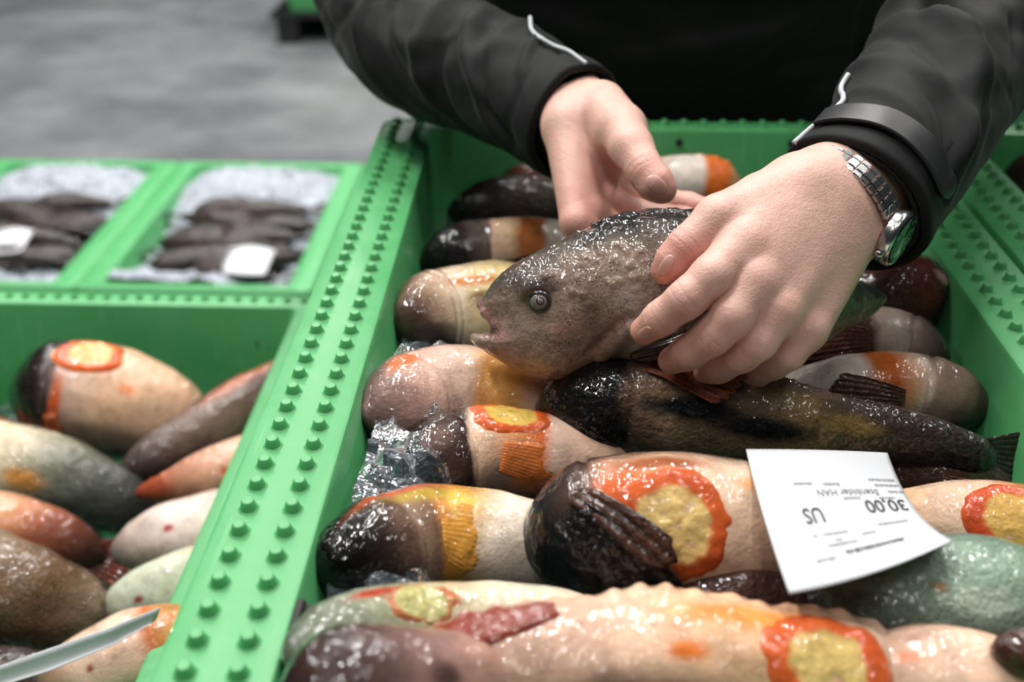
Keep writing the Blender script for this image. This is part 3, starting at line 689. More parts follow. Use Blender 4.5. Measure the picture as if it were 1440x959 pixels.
sucker(f19, .40, -.55, .026, .018, 9, (188, 182, 122), (186, 124, 84), (176, 84, 56), h=.002)
f14 = make_fish("large peach lumpfish with orange-ringed sucker filling the bottom of the frame", [(1345, 992, -.04), (1040, 957, -.022), (540, 952, -.025)], 226,
    [(0, (150, 122, 106)), (.08, (196, 160, 140)), (.14, (214, 180, 160)), (.30, (224, 174, 138)), (.45, (226, 182, 146)), (.6, (222, 184, 158)), (.75, (190, 154, 134)), (1, (120, 96, 84))], back=(84, 60, 50), belly=-.3, half=1.4, seed=50, nu=200, nv=120, lumps=.0045,
    gill=((.105, .004), (.145, .002)), ridge=((-1.25, 20, .004),), patches=((.40, -.8, .12, .2, (232, 150, 78), .6), (.52, -.3, .03, .1, (226, 124, 52), .5), (.6, .2, .1, .3, (136, 104, 88), .6)))
sucker(f14, .285, -.22, .033, .027, 8, (222, 190, 120), (210, 100, 48), (190, 76, 46), h=.004, rw=.40)
fin(f14, .695, -1.02, 9, .072, 24, .008, 6, (142, 64, 46), (120, 48, 35), ridge=.0003, lift=(.001, .0025), mat='belly', seed=50, label="brick red pectoral fin lying flat")
f14b = make_fish("purple-brown lumpfish head at the very bottom left, nearest the camera", [(388, 985, -.02), (520, 962, -.008), (760, 985, -.02)], 176,
    [(0, (30, 22, 21)), (.2, (62, 46, 42)), (.35, (104, 80, 76)), (.5, (148, 114, 106)), (.7, (176, 136, 120)), (1, (190, 146, 122))], back=(34, 26, 24), belly=-.3, half=1.5, seed=51, lumps=.004, patches=((.5, -.2, .05, .2, (84, 62, 58), .6),))
f18 = make_fish("pale pink lumpfish in the bottom right corner", [(1180, 985, -.03), (1330, 968, -.025), (1560, 1010, -.03)], 170,
    [(0, (80, 60, 54)), (.1, (190, 150, 130)), (.4, (226, 190, 166)), (.7, (222, 178, 150)), (1, PNK)], back=(120, 90, 76), belly=-.3, half=1.4, seed=52, patches=((.25, -.5, .05, .1, (224, 140, 100), .5),))
f21 = make_fish("dark brown lumpfish snout at the right frame edge under the grey-green one", [(1392, 912, .005), (1460, 918, .005), (1560, 940, -.01)], 66,
    [(0, (66, 38, 30)), (.5, (74, 46, 36)), (1, BRN)], back=(40, 26, 22), seed=53, mat='skin', half=1.5)
# ------------------------------------------------------------------ lumpfish in the lower left box
LZ = RIM - BH
kw = dict(rimz=LZ, group="lumpfish in the lower left box")
l10 = make_fish("small strip of red lumpfish at the left frame edge below the ringed one", [(-70, 600, -.06), (0, 612, -.06), (80, 655, -.07)], 56, [(0, BRN), (.5, (150, 62, 40)), (1, (90, 46, 36))], seed=61, half=1.5, **kw)
l2 = make_fish("brown-grey lumpfish slanting up to the right behind the green rim", [(440, 520, -.05), (300, 600, -.05), (165, 668, -.065)], 92,
    [(0, (150, 50, 34)), (.15, (96, 58, 46)), (.4, (92, 70, 60)), (.6, (120, 98, 86)), (.85, (96, 82, 76)), (1, DRK)], back=(38, 31, 29), seed=62, half=1.2, mat='skin', patches=((.35, -1.0, .25, .25, (176, 110, 80), .6), (.3, -.1, .08, .3, (96, 86, 84), .5)), **kw)
l1 = make_fish("dark-headed lumpfish with round orange sucker facing up, upper left", [(14, 552, -.035), (130, 562, -.045), (300, 604, -.080)], 158,
    [(0, (22, 17, 18)), (.20, (36, 28, 28)), (.27, (66, 50, 47)), (.31, (176, 142, 126)), (.34, (190, 156, 136)), (.38, (200, 168, 148)), (.5, (222, 180, 148)), (.75, (224, 182, 150)), (1, (190, 150, 124))], back=(46, 36, 33), belly=-.4, half=1.25, seed=63, snout=0.75,
    gill=((.26, .004),), ridge=((-1.1, 16, .003),), patches=((.30, .5, .03, .8, (206, 92, 40), .5), (.6, -.3, .04, .09, (228, 140, 80), .5), (.45, .75, .25, .3, (150, 130, 112), .5)), **kw)
sucker(l1, .40, -.85, .036, .030, 3, (224, 176, 96), (226, 100, 22), (208, 78, 18), h=.005)
fin(l1, .28, .3, 75, .05, 20, .012, 4, (190, 96, 50), (110, 60, 44), seed=63, mat='belly')
l7 = make_fish("grey-green lumpfish with yellowish spot at the left frame edge", [(-90, 632, -.035), (60, 668, -.055), (225, 728, -.105)], 124,
    [(0, CRM), (.35, (206, 190, 160)), (.48, (150, 146, 124)), (.6, (104, 106, 94)), (.8, (70, 70, 66)), (1, (40, 38, 38))], back=(50, 50, 46), belly=-.3, half=1.2, seed=64, patches=((.47, .2, .07, .2, (204, 140, 70), .6),), mat='skin', **kw)
l3 = make_fish("orange-pink lumpfish with pointed red tail, touching the rim", [(420, 640, -.05), (310, 668, -.05), (190, 695, -.06)], 92,
    [(0, PNK), (.3, (226, 182, 156)), (.55, (218, 164, 136)), (.70, (184, 128, 102)), (.82, (164, 80, 50)), (1, (130, 54, 34))], back=(120, 78, 58), belly=-.2, half=1.3, seed=65, prof=[(0, .8), (.2, 1), (.5, .95), (.7, .72), (.85, .42), (1, .25)], patches=((.45, -.1, .03, .12, (206, 90, 50), .5),), ridge=((-1.1, 14, .003),), **kw)
l8 = make_fish("orange and dark lumpfish with spread reddish tail, left", [(-90, 722, -.04), (40, 752, -.055), (150, 785, -.085)], 100,
    [(0, PNK), (.35, (222, 172, 132)), (.5, (200, 136, 96)), (.62, (150, 84, 60)), (.8, (92, 50, 40)), (1, (52, 36, 34))], back=(44, 32, 30), belly=-.2, half=1.1, seed=66, **kw)
tail_fin(l8, .06, .06, 9, (140, 62, 42), (40, 26, 24))
l4 = make_fish("white-pink lumpfish with two small red marks, middle of left box", [(400, 728, -.05), (270, 752, -.045), (155, 778, -.055)], 112,
    [(0, PNK), (.25, (216, 160, 130)), (.32, (222, 200, 188)), (.6, (226, 208, 198)), (.85, (196, 176, 164)), (1, (120, 104, 98))], back=(92, 70, 54), belly=-.3, half=1.2, seed=67, patches=((.62, -.3, .025, .09, (176, 62, 60), .5), (.5, 1.0, .3, .1, (200, 130, 60), .5)), **kw)
l9 = make_fish("brown lumpfish speckled with white glints, lower left frame edge", [(-130, 800, -.015), (20, 838, -.03), (170, 880, -.07)], 156,
    [(0, (190, 176, 156)), (.3, (168, 150, 128)), (.5, (110, 88, 66)), (.7, (104, 78, 58)), (.85, (140, 120, 100)), (.95, (60, 44, 38)), (1, (40, 30, 27))], back=(46, 38, 32), belly=-.2, half=1.2, seed=68, mat='skin', spots=.5, ridge=((-1.0, 16, .003),), lumps=.004, **kw)
l5 = make_fish("pale greenish lumpfish with one dark red mark, beside the rim", [(350, 800, -.045), (230, 832, -.045), (140, 862, -.055)], 104,
    [(0, PNK), (.3, (204, 190, 160)), (.4, (196, 200, 176)), (.8, (190, 196, 172)), (1, (110, 112, 96))], back=(110, 112, 96), belly=-.2, half=1.3, seed=69, patches=((.70, .0, .03, .1, (140, 50, 52), .5),), **kw)
l6 = make_fish("pink lumpfish with orange band and dark mark, bottom left beside the rim", [(310, 898, -.03), (180, 930, -.03), (50, 975, -.05)], 136,
    [(0, ORY), (.26, (196, 140, 80)), (.34, (198, 112, 66)), (.40, (224, 186, 162)), (.65, (222, 190, 168)), (.8, (170, 136, 112)), (1, (90, 70, 60))], back=(90, 70, 60), belly=-.3, half=1.3, seed=70, patches=((.60, -.1, .025, .1, (150, 70, 60), .5),), **kw)
l11 = make_fish("dark lumpfish tail in the bottom left corner under the folded label", [(-90, 950, -.045), (20, 955, -.045), (140, 975, -.05)], 90,
    [(0, BRN), (.5, (60, 50, 45)), (1, DRK)], back=(36, 30, 28), seed=71, mat='skin', half=1.4, **kw)
kw = dict(rimz=RIM, group="lumpfish in the right edge box")
r1 = make_fish("dark brown lumpfish in the next box at the right frame edge", [(1408, 262, -.05), (1490, 250, -.045), (1600, 262, -.05)], 86, [(0, (38, 26, 24)), (.3, (92, 56, 46)), (1, (60, 44, 40))], back=(30, 24, 23), seed=81, mat='skin', half=1.4, **kw)
r2 = make_fish("darker lumpfish before it in the next box, right edge", [(1470, 330, -.05), (1540, 325, -.045), (1700, 330, -.05)], 100, [(0, (30, 24, 23)), (.4, (80, 60, 52)), (1, (60, 44, 40))], back=(30, 24, 23), seed=82, mat='skin', half=1.4, **kw)

# ------------------------------------------------------------------ contents of the two floor boxes behind (blurred)
rng = random.Random(5)
M['darkfish'] = mat_fish('wet_dark_fish', 0.4, 0.2, 1.0, 0.05)
def small_fish_proto():
    tb = Tube([(0, 0, 0), (0.12, 0.012, 0.004), (0.24, 0, 0)], [(0, .018), (.2, .032), (.45, .036), (.75, .022), (1, .008)], 0.8, 0.002, 30, 3, None, .15, .1)
    nu, nv = 40, 24
    U, Aa = np.meshgrid(np.linspace(0.002, .998, nu), np.linspace(-math.pi, math.pi, nv + 1)[:-1], indexing='ij'); U = U.ravel(); Aa = Aa.ravel()
    V = tb.S(U, Aa); C = np.array(s2l((48, 38, 34)))[None] * (1 + 0.5 * fbm(V * 40, 3, 3))[:, None]
    F = grid_faces(nu, nv).tolist(); F.append(list(range(nv))); F.append([(nu - 1) * nv + k for k in range(nv)])
    o = mesh_obj("small_fish", V, F, M['darkfish'], None, True, C); recalc(o)
    t = mesh_obj("tail_fin", np.array([(.23, -.004, 0), (.23, .004, 0), (.285, .03, .003), (.275, 0, .001), (.285, -.03, .003)], float), [[0, 1, 2, 3], [0, 3, 4]], M['darkfish'], o, False, np.full((5, 3), .02))
    t.modifiers.new("thickness", 'SOLIDIFY').thickness = .002
    return o
proto = None
for bi, (B, nm) in enumerate(((BG1, "right"), (BG2, "left"))):
    x0, x1, y0, y1 = B[0] + .062, B[1] - .062, B[2] + .04, B[3] - .04
    def hump(x, y, x0=x0, x1=x1, y0=y0, y1=y1):
        t = (y - y0) / (y1 - y0); s = (x - x0) / (x1 - x0)
        return 0.062 * sstep(.60, .80, t) * (1 - .75 * np.abs(2 * s - 1) ** 3) * (1 - .5 * sstep(.9, 1, t)) + 0.045 * (1 - sstep(.04, .16, t)) * (1 - sstep(.6, .8, s)) - 0.03 * np.exp(-((t - .42) / .22) ** 2)
    tag(ice_bed("crushed_ice", x0, x1, y0, y1, 0.200, 0.020, 'snow', 20 + bi, hump, .008), "white crushed ice heaped in the %s floor box behind" % nm)
    for k in range(17):
        if proto is None: proto = small_fish_proto(); o = proto
        else:
            o = proto.copy(); COL.objects.link(o)
            for ch in list(proto.children):
                c = ch.copy(); COL.objects.link(c); c.parent = o
        row = k % 6; col = k // 6
        t = .17 + .46 * (row / 5) + rng.uniform(-.02, .02)
        sx = x0 + (x1 - x0) * (.10 + .28 * col) + rng.uniform(-.02, .02)
        o.location = (sx, y0 + (y1 - y0) * t, 0.212 + rng.uniform(0, .018)); o.rotation_euler = (rng.uniform(-.3, .3), rng.uniform(-.08, .08), rng.uniform(-.25, .25) + (math.pi if k % 3 == 1 else 0))
        if k % 3 == 1: o.location.x += .24
        o.location.x = min(max(o.location.x, x0 + (.27 if k % 3 == 1 else .01)), x1 - (.01 if k % 3 == 1 else .27))
        tag(o, "blurred small dark fish lying on ice in the %s floor box behind" % nm, "fish", "dark fish in the %s floor box" % nm)
def flat_label(name, pxs, z, label, bend=.01):
    q = [A3(PZ(x, y, z)) for x, y in pxs]; n = 8; V = []
    for i in range(n + 1):
        for j in range(n + 1):
            s, t = i / n, j / n
            p = q[0] * (1 - s) * (1 - t) + q[1] * s * (1 - t) + q[2] * s * t + q[3] * (1 - s) * t
            p[2] += bend * math.sin(s * 3.1) * math.cos(t * 2.0); V.append(p)
    o = mesh_obj(name, np.array(V), grid_faces(n + 1, n + 1, False), M['paper'])
    o.modifiers.new("thickness", 'SOLIDIFY').thickness = .0006
    return tag(o, label, "label", "paper labels")
flat_label("paper_label", [(322, 349), (388, 352), (372, 386), (312, 382)], 0.262, "small white paper label on the fish in the right floor box behind")
flat_label("paper_label", [(-6, 326), (48, 324), (30, 352), (-20, 356)], 0.262, "white paper label on the fish in the left floor box behind")

# ------------------------------------------------------------------ implicit surfaces
def surface_nets(F, origin, h):
    s = F < 0
    nx, ny, nz = F.shape
    cs = [(i, j, k) for i in (0, 1) for j in (0, 1) for k in (0, 1)]
    sl = lambda i, j, k: s[i:nx - 1 + i, j:ny - 1 + j, k:nz - 1 + k]
    any_ = np.zeros((nx - 1, ny - 1, nz - 1), bool); all_ = np.ones_like(any_)
    for c in cs: any_ |= sl(*c); all_ &= sl(*c)
    act = any_ & ~all_
    cells = np.argwhere(act); idx = -np.ones(act.shape, np.int64); idx[act] = np.arange(len(cells))
    acc = np.zeros((len(cells), 3)); cnt = np.zeros(len(cells))
    for a in cs:
        for ax in range(3):
            if a[ax]: continue
            b = list(a); b[ax] = 1
            fa = F[cells[:, 0] + a[0], cells[:, 1] + a[1], cells[:, 2] + a[2]]; fb = F[cells[:, 0] + b[0], cells[:, 1] + b[1], cells[:, 2] + b[2]]
            m = (fa < 0) != (fb < 0)
            t = np.where(m, fa / np.where(m, fa - fb, 1), 0)
            p = np.array(a, float)[None] + np.zeros((len(cells), 3)); p[:, ax] += t
            acc[m] += p[m]; cnt[m] += 1
    V = np.array(origin)[None] + h * (cells + acc / cnt[:, None])
    Q = []
    for ax in range(3):
        o1, o2 = (ax + 1) % 3, (ax + 2) % 3
        s0 = np.take(s, range(0, s.shape[ax] - 1), ax); s1 = np.take(s, range(1, s.shape[ax]), ax)
        e = np.argwhere(s0 != s1)
        ok = (e[:, o1] > 0) & (e[:, o2] > 0) & (e[:, o1] < s.shape[o1] - 1) & (e[:, o2] < s.shape[o2] - 1); e = e[ok]
        q = []
        for d1, d2 in ((1, 1), (0, 1), (0, 0), (1, 0)):
            c = e.copy(); c[:, o1] -= d1; c[:, o2] -= d2; q.append(idx[c[:, 0], c[:, 1], c[:, 2]])
        q = np.stack(q, 1); inside0 = s[e[:, 0], e[:, 1], e[:, 2]]
        q[~inside0] = q[~inside0][:, ::-1]; Q.append(q)
    return V, np.vstack(Q)
def relax(V, Q, it=2, lam=0.5):
    E = np.vstack([Q[:, [0, 1]], Q[:, [1, 2]], Q[:, [2, 3]], Q[:, [3, 0]]])
    for i in range(it):
        for l in (lam, -lam * 0.9):
            acc = np.zeros_like(V); cnt = np.zeros(len(V))
            for k in range(3):
                acc[:, k] = np.bincount(E[:, 0], V[E[:, 1], k], len(V)) + np.bincount(E[:, 1], V[E[:, 0], k], len(V))
            cnt = np.bincount(E[:, 0], minlength=len(V)) + np.bincount(E[:, 1], minlength=len(V))
            V = V + l * (acc / np.maximum(cnt, 1)[:, None] - V)
    return V
def smin(a, b, k):
    h = np.clip(0.5 + 0.5 * (b - a) / k, 0, 1)
    return b * (1 - h) + a * h - k * h * (1 - h)
class Field:
    def __init__(s, lo, hi, h):
        s.lo = np.array(lo, float); s.h = h
        s.n = np.ceil((np.array(hi) - s.lo) / h).astype(int) + 1
        s.F = np.full(s.n, 1.0)
    def sub(s, lo, hi):
        i0 = np.clip(((np.array(lo) - s.lo) / s.h).astype(int), 0, s.n - 1); i1 = np.clip(((np.array(hi) - s.lo) / s.h).astype(int) + 2, 1, s.n)
        ax = [s.lo[k] + s.h * np.arange(i0[k], i1[k]) for k in range(3)]
        return tuple(slice(i0[k], i1[k]) for k in range(3)), np.meshgrid(*ax, indexing='ij', sparse=True)
    def cone(s, a, b, ra, rb, k, mode='u', pad=0.012):
        a = A3(a); b = A3(b); m = max(ra, rb) + pad
        sl, (X, Y, Z) = s.sub(np.minimum(a, b) - m, np.maximum(a, b) + m)
        d = b - a; L2 = d @ d + 1e-12
        t = np.clip(((X - a[0]) * d[0] + (Y - a[1]) * d[1] + (Z - a[2]) * d[2]) / L2, 0, 1)
        dist = np.sqrt((X - a[0] - t * d[0]) ** 2 + (Y - a[1] - t * d[1]) ** 2 + (Z - a[2] - t * d[2]) ** 2) - (ra + (rb - ra) * t)
        cur = s.F[sl]
        s.F[sl] = smin(cur, dist, k) if mode == 'u' else -smin(-cur, dist, k)

# ------------------------------------------------------------------ the fish held in the hands
HZ = 0.70; PXM = HZ / FPX
hc = P(720, 479.5, HZ)
def H2W(V):   # photo-plane pixel units (x right, y down, z towards the camera) of the fish's own plane -> metres
    return A3(hc)[None] + np.outer((V[:, 0] - 720) * PXM, A3(CR)) - np.outer((V[:, 1] - 479.5) * PXM, A3(CU)) - np.outer(V[:, 2] * PXM, A3(CF))
outline = np.array([(676, 428), (682, 412), (692, 398), (705, 384), (721, 372), (748, 357), (775, 344), (803, 330), (830, 319), (848, 310), (872, 303), (905, 298), (940, 297), (985, 300), (1040, 306), (1095, 328), (1150, 352), (1200, 374), (1250, 392), (1300, 400),
    (1310, 425), (1280, 436), (1235, 456), (1180, 482), (1120, 508), (1050, 532), (970, 536), (900, 522), (868, 508), (841, 508), (816, 522), (797, 532), (770, 537), (748, 531), (721, 518), (700, 506), (684, 496), (672, 486), (668, 476), (676, 470), (690, 462), (692, 452), (684, 442)], float)
hh = 2.1
lo = (652, 280, -105); hi = (1322, 556, 105)
fld = Field(lo, hi, hh)
nxh, nyh, nzh = fld.n
gx = lo[0] + hh * np.arange(nxh); gy = lo[1] + hh * np.arange(nyh); gz = lo[2] + hh * np.arange(nzh)
X2, Y2 = np.meshgrid(gx, gy, indexing='ij')
def poly_sd(X, Y, Pg):
    d = np.full(X.shape, 1e9); ins = np.zeros(X.shape, bool)
    for (ax_, ay_), (bx_, by_) in zip(Pg, np.roll(Pg, -1, 0)):
        ex, ey = bx_ - ax_, by_ - ay_; wx, wy_ = X - ax_, Y - ay_
        t = np.clip((wx * ex + wy_ * ey) / (ex * ex + ey * ey), 0, 1)
        d = np.minimum(d, (wx - t * ex) ** 2 + (wy_ - t * ey) ** 2)
        c = (ay_ > Y) != (by_ > Y)
        ins ^= c & (X < (bx_ - ax_) * (Y - ay_) / (by_ - ay_ + 1e-12) + ax_)
    return np.where(ins, 1, -1) * np.sqrt(d)
D2 = poly_sd(X2, Y2, outline)
Tx = np.interp(gx, [655, 680, 705, 755, 820, 900, 1000, 1100, 1200, 1320], [20, 28, 42, 62, 78, 88, 86, 68, 44, 20])
Rx = np.interp(gx, [655, 680, 705, 755, 820, 900, 1000, 1100, 1200, 1320], [16, 24, 40, 66, 88, 100, 100, 80, 46, 22])
zc = np.interp(gx, [650, 1000, 1150, 1320], [0, 0, -50, -150])
q2 = np.maximum(0, 1 - D2 / Rx[:, None])
Zr = (gz[None, None, :] - zc[:, None, None]) / Tx[:, None, None]
fld.F = (np.sqrt(Zr ** 2 + (q2 ** 2)[:, :, None]) - 1) * (np.minimum(Tx, Rx) * 0.85)[:, None, None]
# lips, mouth cavity, brow, eye socket, nostril, crest lumps
for sg in (1, -1):
    for p_, q_, r1_, r2_ in (((678, 427, 0), (683, 440, 10 * sg), 6.5, 6), ((683, 440, 10 * sg), (700, 462, 18 * sg), 6, 5), ((700, 462, 18 * sg), (713, 478, 22 * sg), 5, 5),
                             ((669, 474, 0), (675, 480, 10 * sg), 6.5, 6.5), ((675, 480, 10 * sg), (694, 487, 18 * sg), 6.5, 5.5), ((694, 487, 18 * sg), (712, 483, 22 * sg), 5.5, 5)):
        fld.cone(p_, q_, r1_, r2_, 7, 'u', 22)
fld.cone((664, 458, 0), (694, 464, 0), 10, 8, 6, 's', 14)
def facez(x, y):
    d = poly_sd(np.array([[x]], float), np.array([[y]], float), outline)[0, 0]
    T_ = np.interp(x, gx, Tx); R_ = np.interp(x, gx, Rx); q = max(0, 1 - d / R_); return T_ * math.sqrt(max(0, 1 - q * q)) + np.interp(x, gx, zc)
ez = facez(757, 425)
fld.cone((740, 410, ez - 6), (772, 400, ez - 4), 11, 9, 14, 'u', 26)
fld.cone((765, 394, ez + 2), (772, 391, ez + 2), 4.5, 4, 5, 'u', 16)
fld.cone((757, 425, ez + 9), (757, 425, ez + 1), 13.5, 12, 6, 's', 20)
fld.cone((757, 426, ez - 8), (757, 426, ez - 5), 15, 13, 5, 'u', 20)
fld.cone((873, 452, facez(873, 452) + 5), (827, 497, facez(827, 497) + 5), 6, 6, 9, 's', 24)
fld.cone((880, 462, facez(880, 462) - 6), (842, 500, facez(842, 500) - 6), 10, 8, 10, 'u', 24)
rr_ = random.Random(3)
for k in range(34):
    t = k / 33; x = 838 + t * 200; y = np.interp(x, [838, 872, 905, 940, 985, 1040], [318, 308, 303, 302, 304, 309]) + rr_.uniform(-2, 3)
    r = rr_.uniform(4, 9); fld.cone((x, y, rr_.uniform(-10, 22)), (x + 3, y + 3, rr_.uniform(-5, 22)), r, r, 7, 'u', 20)
for k in range(70):
    x = rr_.uniform(800, 1010); y = rr_.uniform(316, 420); r = rr_.uniform(2.0, 3.6)
    fld.cone((x, y, facez(x, y) - 2.2), (x + 2, y, facez(x, y) - 2.2), r, r, 6, 'u', 18)
V, Q = surface_nets(fld.F, lo, hh)
V = relax(V, Q, 4)
Vw = H2W(V)
nA = fbm(V * .035, 3, 4); nB = fbm(V * .09, 9, 3); nC = fbm(V * .22, 15, 2)
Vn = Vw + np.outer((.0006 * nA + .0003 * nB), -A3(CF))
x_, y_ = V[:, 0], V[:, 1]
top = np.interp(x_, [680, 720, 775, 830, 900, 1000, 1300], [400, 372, 344, 319, 299, 302, 400])
dep = y_ - top
C = np.tile(np.array(s2l((146, 126, 112))), (len(V), 1))
def blend(mask, col):
    global C
    C = C * (1 - mask[:, None]) + np.array(s2l(col))[None] * mask[:, None]
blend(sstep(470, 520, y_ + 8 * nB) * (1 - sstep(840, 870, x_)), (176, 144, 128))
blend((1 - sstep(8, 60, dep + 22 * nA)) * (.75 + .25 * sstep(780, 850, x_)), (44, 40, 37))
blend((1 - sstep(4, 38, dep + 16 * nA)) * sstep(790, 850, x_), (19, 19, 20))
blend(sstep(880, 950, x_ + 30 * nA) * .7, (58, 52, 47))
blend(sstep(1080, 1160, x_ + 30 * nA) * .92, (140, 130, 118))
g_ = np.exp(-(((x_ - 745) / 40) ** 2 + ((y_ - 400) / 15) ** 2)); blend(np.clip(g_ * 1.2 * (.7 + .5 * nA), 0, .9), (38, 36, 36))
g_ = np.exp(-(((x_ - 757) / 19) ** 2 + ((y_ - 426) / 17) ** 2)); blend(np.clip(g_ * .8, 0, .75), (44, 40, 38))
for cx, cy, rx, ry, cc in ((825, 440, 18, 26, (74, 58, 50)), (790, 470, 24, 20, (146, 104, 92)), (905, 345, 22, 18, (66, 56, 49)), (872, 430, 16, 22, (160, 150, 144)), (880, 470, 18, 26, (150, 138, 130))):
    blend(np.clip(np.exp(-(((x_ - cx) / rx) ** 2 + ((y_ - cy) / ry) ** 2)) * (.7 + .6 * nB), 0, .8), cc)
lm = np.clip(np.maximum(np.exp(-((x_ - 683 - .55 * (y_ - 440)) / 16) ** 2) * sstep(416, 430, y_) * (1 - sstep(486, 496, y_)), 0), 0, 1) * (1 - sstep(715, 728, x_))
blend(lm * .85, (170, 128, 122))
blend(np.exp(-(((x_ - 690) / 9) ** 2 + ((y_ - 464) / 8) ** 2)), (78, 50, 50))
gl = np.exp(-((((x_ - 850) * .7 + (y_ - 474) * .71)) / 6) ** 2) * (1 - sstep(28, 40, np.abs((x_ - 850) * .71 - (y_ - 474) * .7)))
blend(np.clip(gl, 0, 1) * .7, (186, 140, 134))
C = np.clip(C * (1 + .22 * nB + .18 * nC)[:, None], .002, .9)
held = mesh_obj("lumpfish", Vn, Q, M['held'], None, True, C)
tag(held, "grey-brown speckled lumpfish held up in both hands, facing left, mouth open", "fish", "lumpfish heaped in the central box")
def hp(x, y, z): return Vector(H2W(np.array([[x, y, z]], float))[0])
def ball(name, c, r, mat, parent, squash=1.0, seg=24):
    bm = bmesh.new(); bmesh.ops.create_uvsphere(bm, u_segments=seg, v_segments=seg // 2, radius=r)
    q = Vector((0, 0, 1)).rotation_difference(-CF); bm.transform(Matrix.Translation(c) @ q.to_matrix().to_4x4() @ Matrix.Diagonal((1, 1, squash, 1)))
    return obj_bm(name, bm, mat, parent, True)
bvh_held = BVHTree.FromPolygons([Vector(v) for v in Vn], Q.tolist())
def held_z(x, y):
    d = ray(x, y); L = d.length; loc, *_ = bvh_held.ray_cast(CAM, d / L)
    return (HZ - depth_of(loc)) / PXM
ez = max(held_z(757 + i, 426 + j) for i in (-6, 0, 6) for j in (-5, 0, 5)) - 3.5
eye = ball("eye", hp(757, 426, ez - 3.5), 12.5 * PXM, M['eyeball'], held, .62)
ball("iris", hp(757.5, 426, ez + 0.2), 7.6 * PXM, M['iris'], eye, .62)
ball("iris_ring", hp(757.7, 426, ez + 2.4), 5.0 * PXM, M['eyeball'], eye, .6)
ball("pupil", hp(758, 426, ez + 3.6), 3.4 * PXM, M['pupil'], eye, .5)
bm = bmesh.new(); tor = []
for i in range(28):
    a_ = 2 * math.pi * i / 28; ring_ = []
    for j in range(10):
        b_ = 2 * math.pi * j / 10; rr2 = 13.6 + 3.6 * math.cos(b_)
        ring_.append(bm.verts.new(hp(757 + rr2 * math.cos(a_), 426 + rr2 * .95 * math.sin(a_), held_z(757 + rr2 * math.cos(a_), 426 + rr2 * .95 * math.sin(a_)) - .4 + 2.6 * math.sin(b_))))
    tor.append(ring_)
for i in range(28):
    for j in range(10): bm.faces.new((tor[i][j], tor[(i + 1) % 28][j], tor[(i + 1) % 28][(j + 1) % 10], tor[i][(j + 1) % 10]))
bmesh.ops.recalc_face_normals(bm, faces=bm.faces)
M['lid'] = simple('dark_eye_rim', s2l((50, 45, 43)), .3, (('noise', 500, .0008, .4),), Coat_Weight=.8)
obj_bm("eye_rim", bm, M['lid'], held, True)
# dark rolled pectoral fin under the fingertips
for k, (yo, ro) in enumerate(((0, 5.5), (6, 4.5), (-4, 4))):
    pts = [hp(884, 500 + yo * .4, facez(884, 500) + 2), hp(905, 492 + yo * .7, facez(905, 492) + 6), hp(930, 484 + yo, facez(930, 484) + 9), hp(955, 474 + yo * 1.2, facez(955, 474) + 8)]
    o = tube_curve("fin_ray", pts, ro * PXM, M['fabric_dark'], held); o.data.materials[0] = simple('dark_fin_ray_%d' % k, s2l((44, 30, 30)), .2, (('noise', 300, .001, .4),))

# ------------------------------------------------------------------ the person: one body mesh (hands, arms, trunk, legs)
SKIN = np.array(s2l((222, 178, 163)))
def hand_field(lo, hi, h, palm, fingers, kp=.012, kf=.004, kj=.0068, grooves=()):
    f = Field(lo, hi, h)
    for a, b, ra, rb in palm: f.cone(a, b, ra, rb, kp, 'u', .02)
    fin_all = None
    for chain in fingers:
        g = Field(lo, hi, h)
        for (a, ra), (b, rb) in zip(chain, chain[1:]): g.cone(a, b, ra, rb, kf, 'u', .012)
        fin_all = g.F if fin_all is None else smin(fin_all, g.F, .0011)
    F = smin(f.F, fin_all, kj)
    f.F = F
    for p, n_, r, dpt, wd in grooves:      # crease: shallow slit across a joint, n_ along the bone
        sl, (X, Y, Z) = f.sub(A3(p) - r - .003, A3(p) + r + .003)
        s_ = (X - p[0]) * n_[0] + (Y - p[1]) * n_[1] + (Z - p[2]) * n_[2]
        rad = np.sqrt((X - p[0]) ** 2 + (Y - p[1]) ** 2 + (Z - p[2]) ** 2)
        f.F[sl] += dpt * np.exp(-(s_ / wd) ** 2) * (1 - sstep(r * .8, r + .003, rad))
    V, Q = surface_nets(f.F, lo, h)
    return relax(V, Q, 2), Q
def chain(pts): return [(P(x, y, z), r) for x, y, z, r in pts]
def bounds(*lists, pad=.01):
    a = np.array([A3(p) for l in lists for p in l]); return a.min(0) - pad, a.max(0) + pad
# -- hand at image right (back of the hand towards the camera)
RF = [chain([(1118, 256, .668, .0165), (1070, 282, .655, .0165), (1012, 308, .642, .0148), (966, 347, .640, .0120), (947, 368, .642, .0110), (935, 381, .645, .0084)]),
      chain([(1045, 345, .632, .0148), (1002, 388, .620, .0124), (966, 420, .621, .0115), (930, 447, .633, .0104), (906, 465, .645, .0086)]),
      chain([(1060, 398, .625, .0146), (1030, 444, .620, .0122), (1003, 471, .626, .0115), (968, 496, .641, .0104), (945, 507, .654, .0086)]),
      chain([(1092, 438, .628, .0140), (1066, 478, .628, .0116), (1044, 497, .637, .0108), (1012, 516, .653, .0096), (993, 524, .664, .0080)]),
      chain([(1132, 462, .642, .0126), (1108, 496, .645, .0104), (1090, 510, .655, .0096), (1064, 525, .669, .0086), (1046, 532, .678, .0072)])]
def seg(a, b, ra, rb): return (P(*a), P(*b), ra, rb)
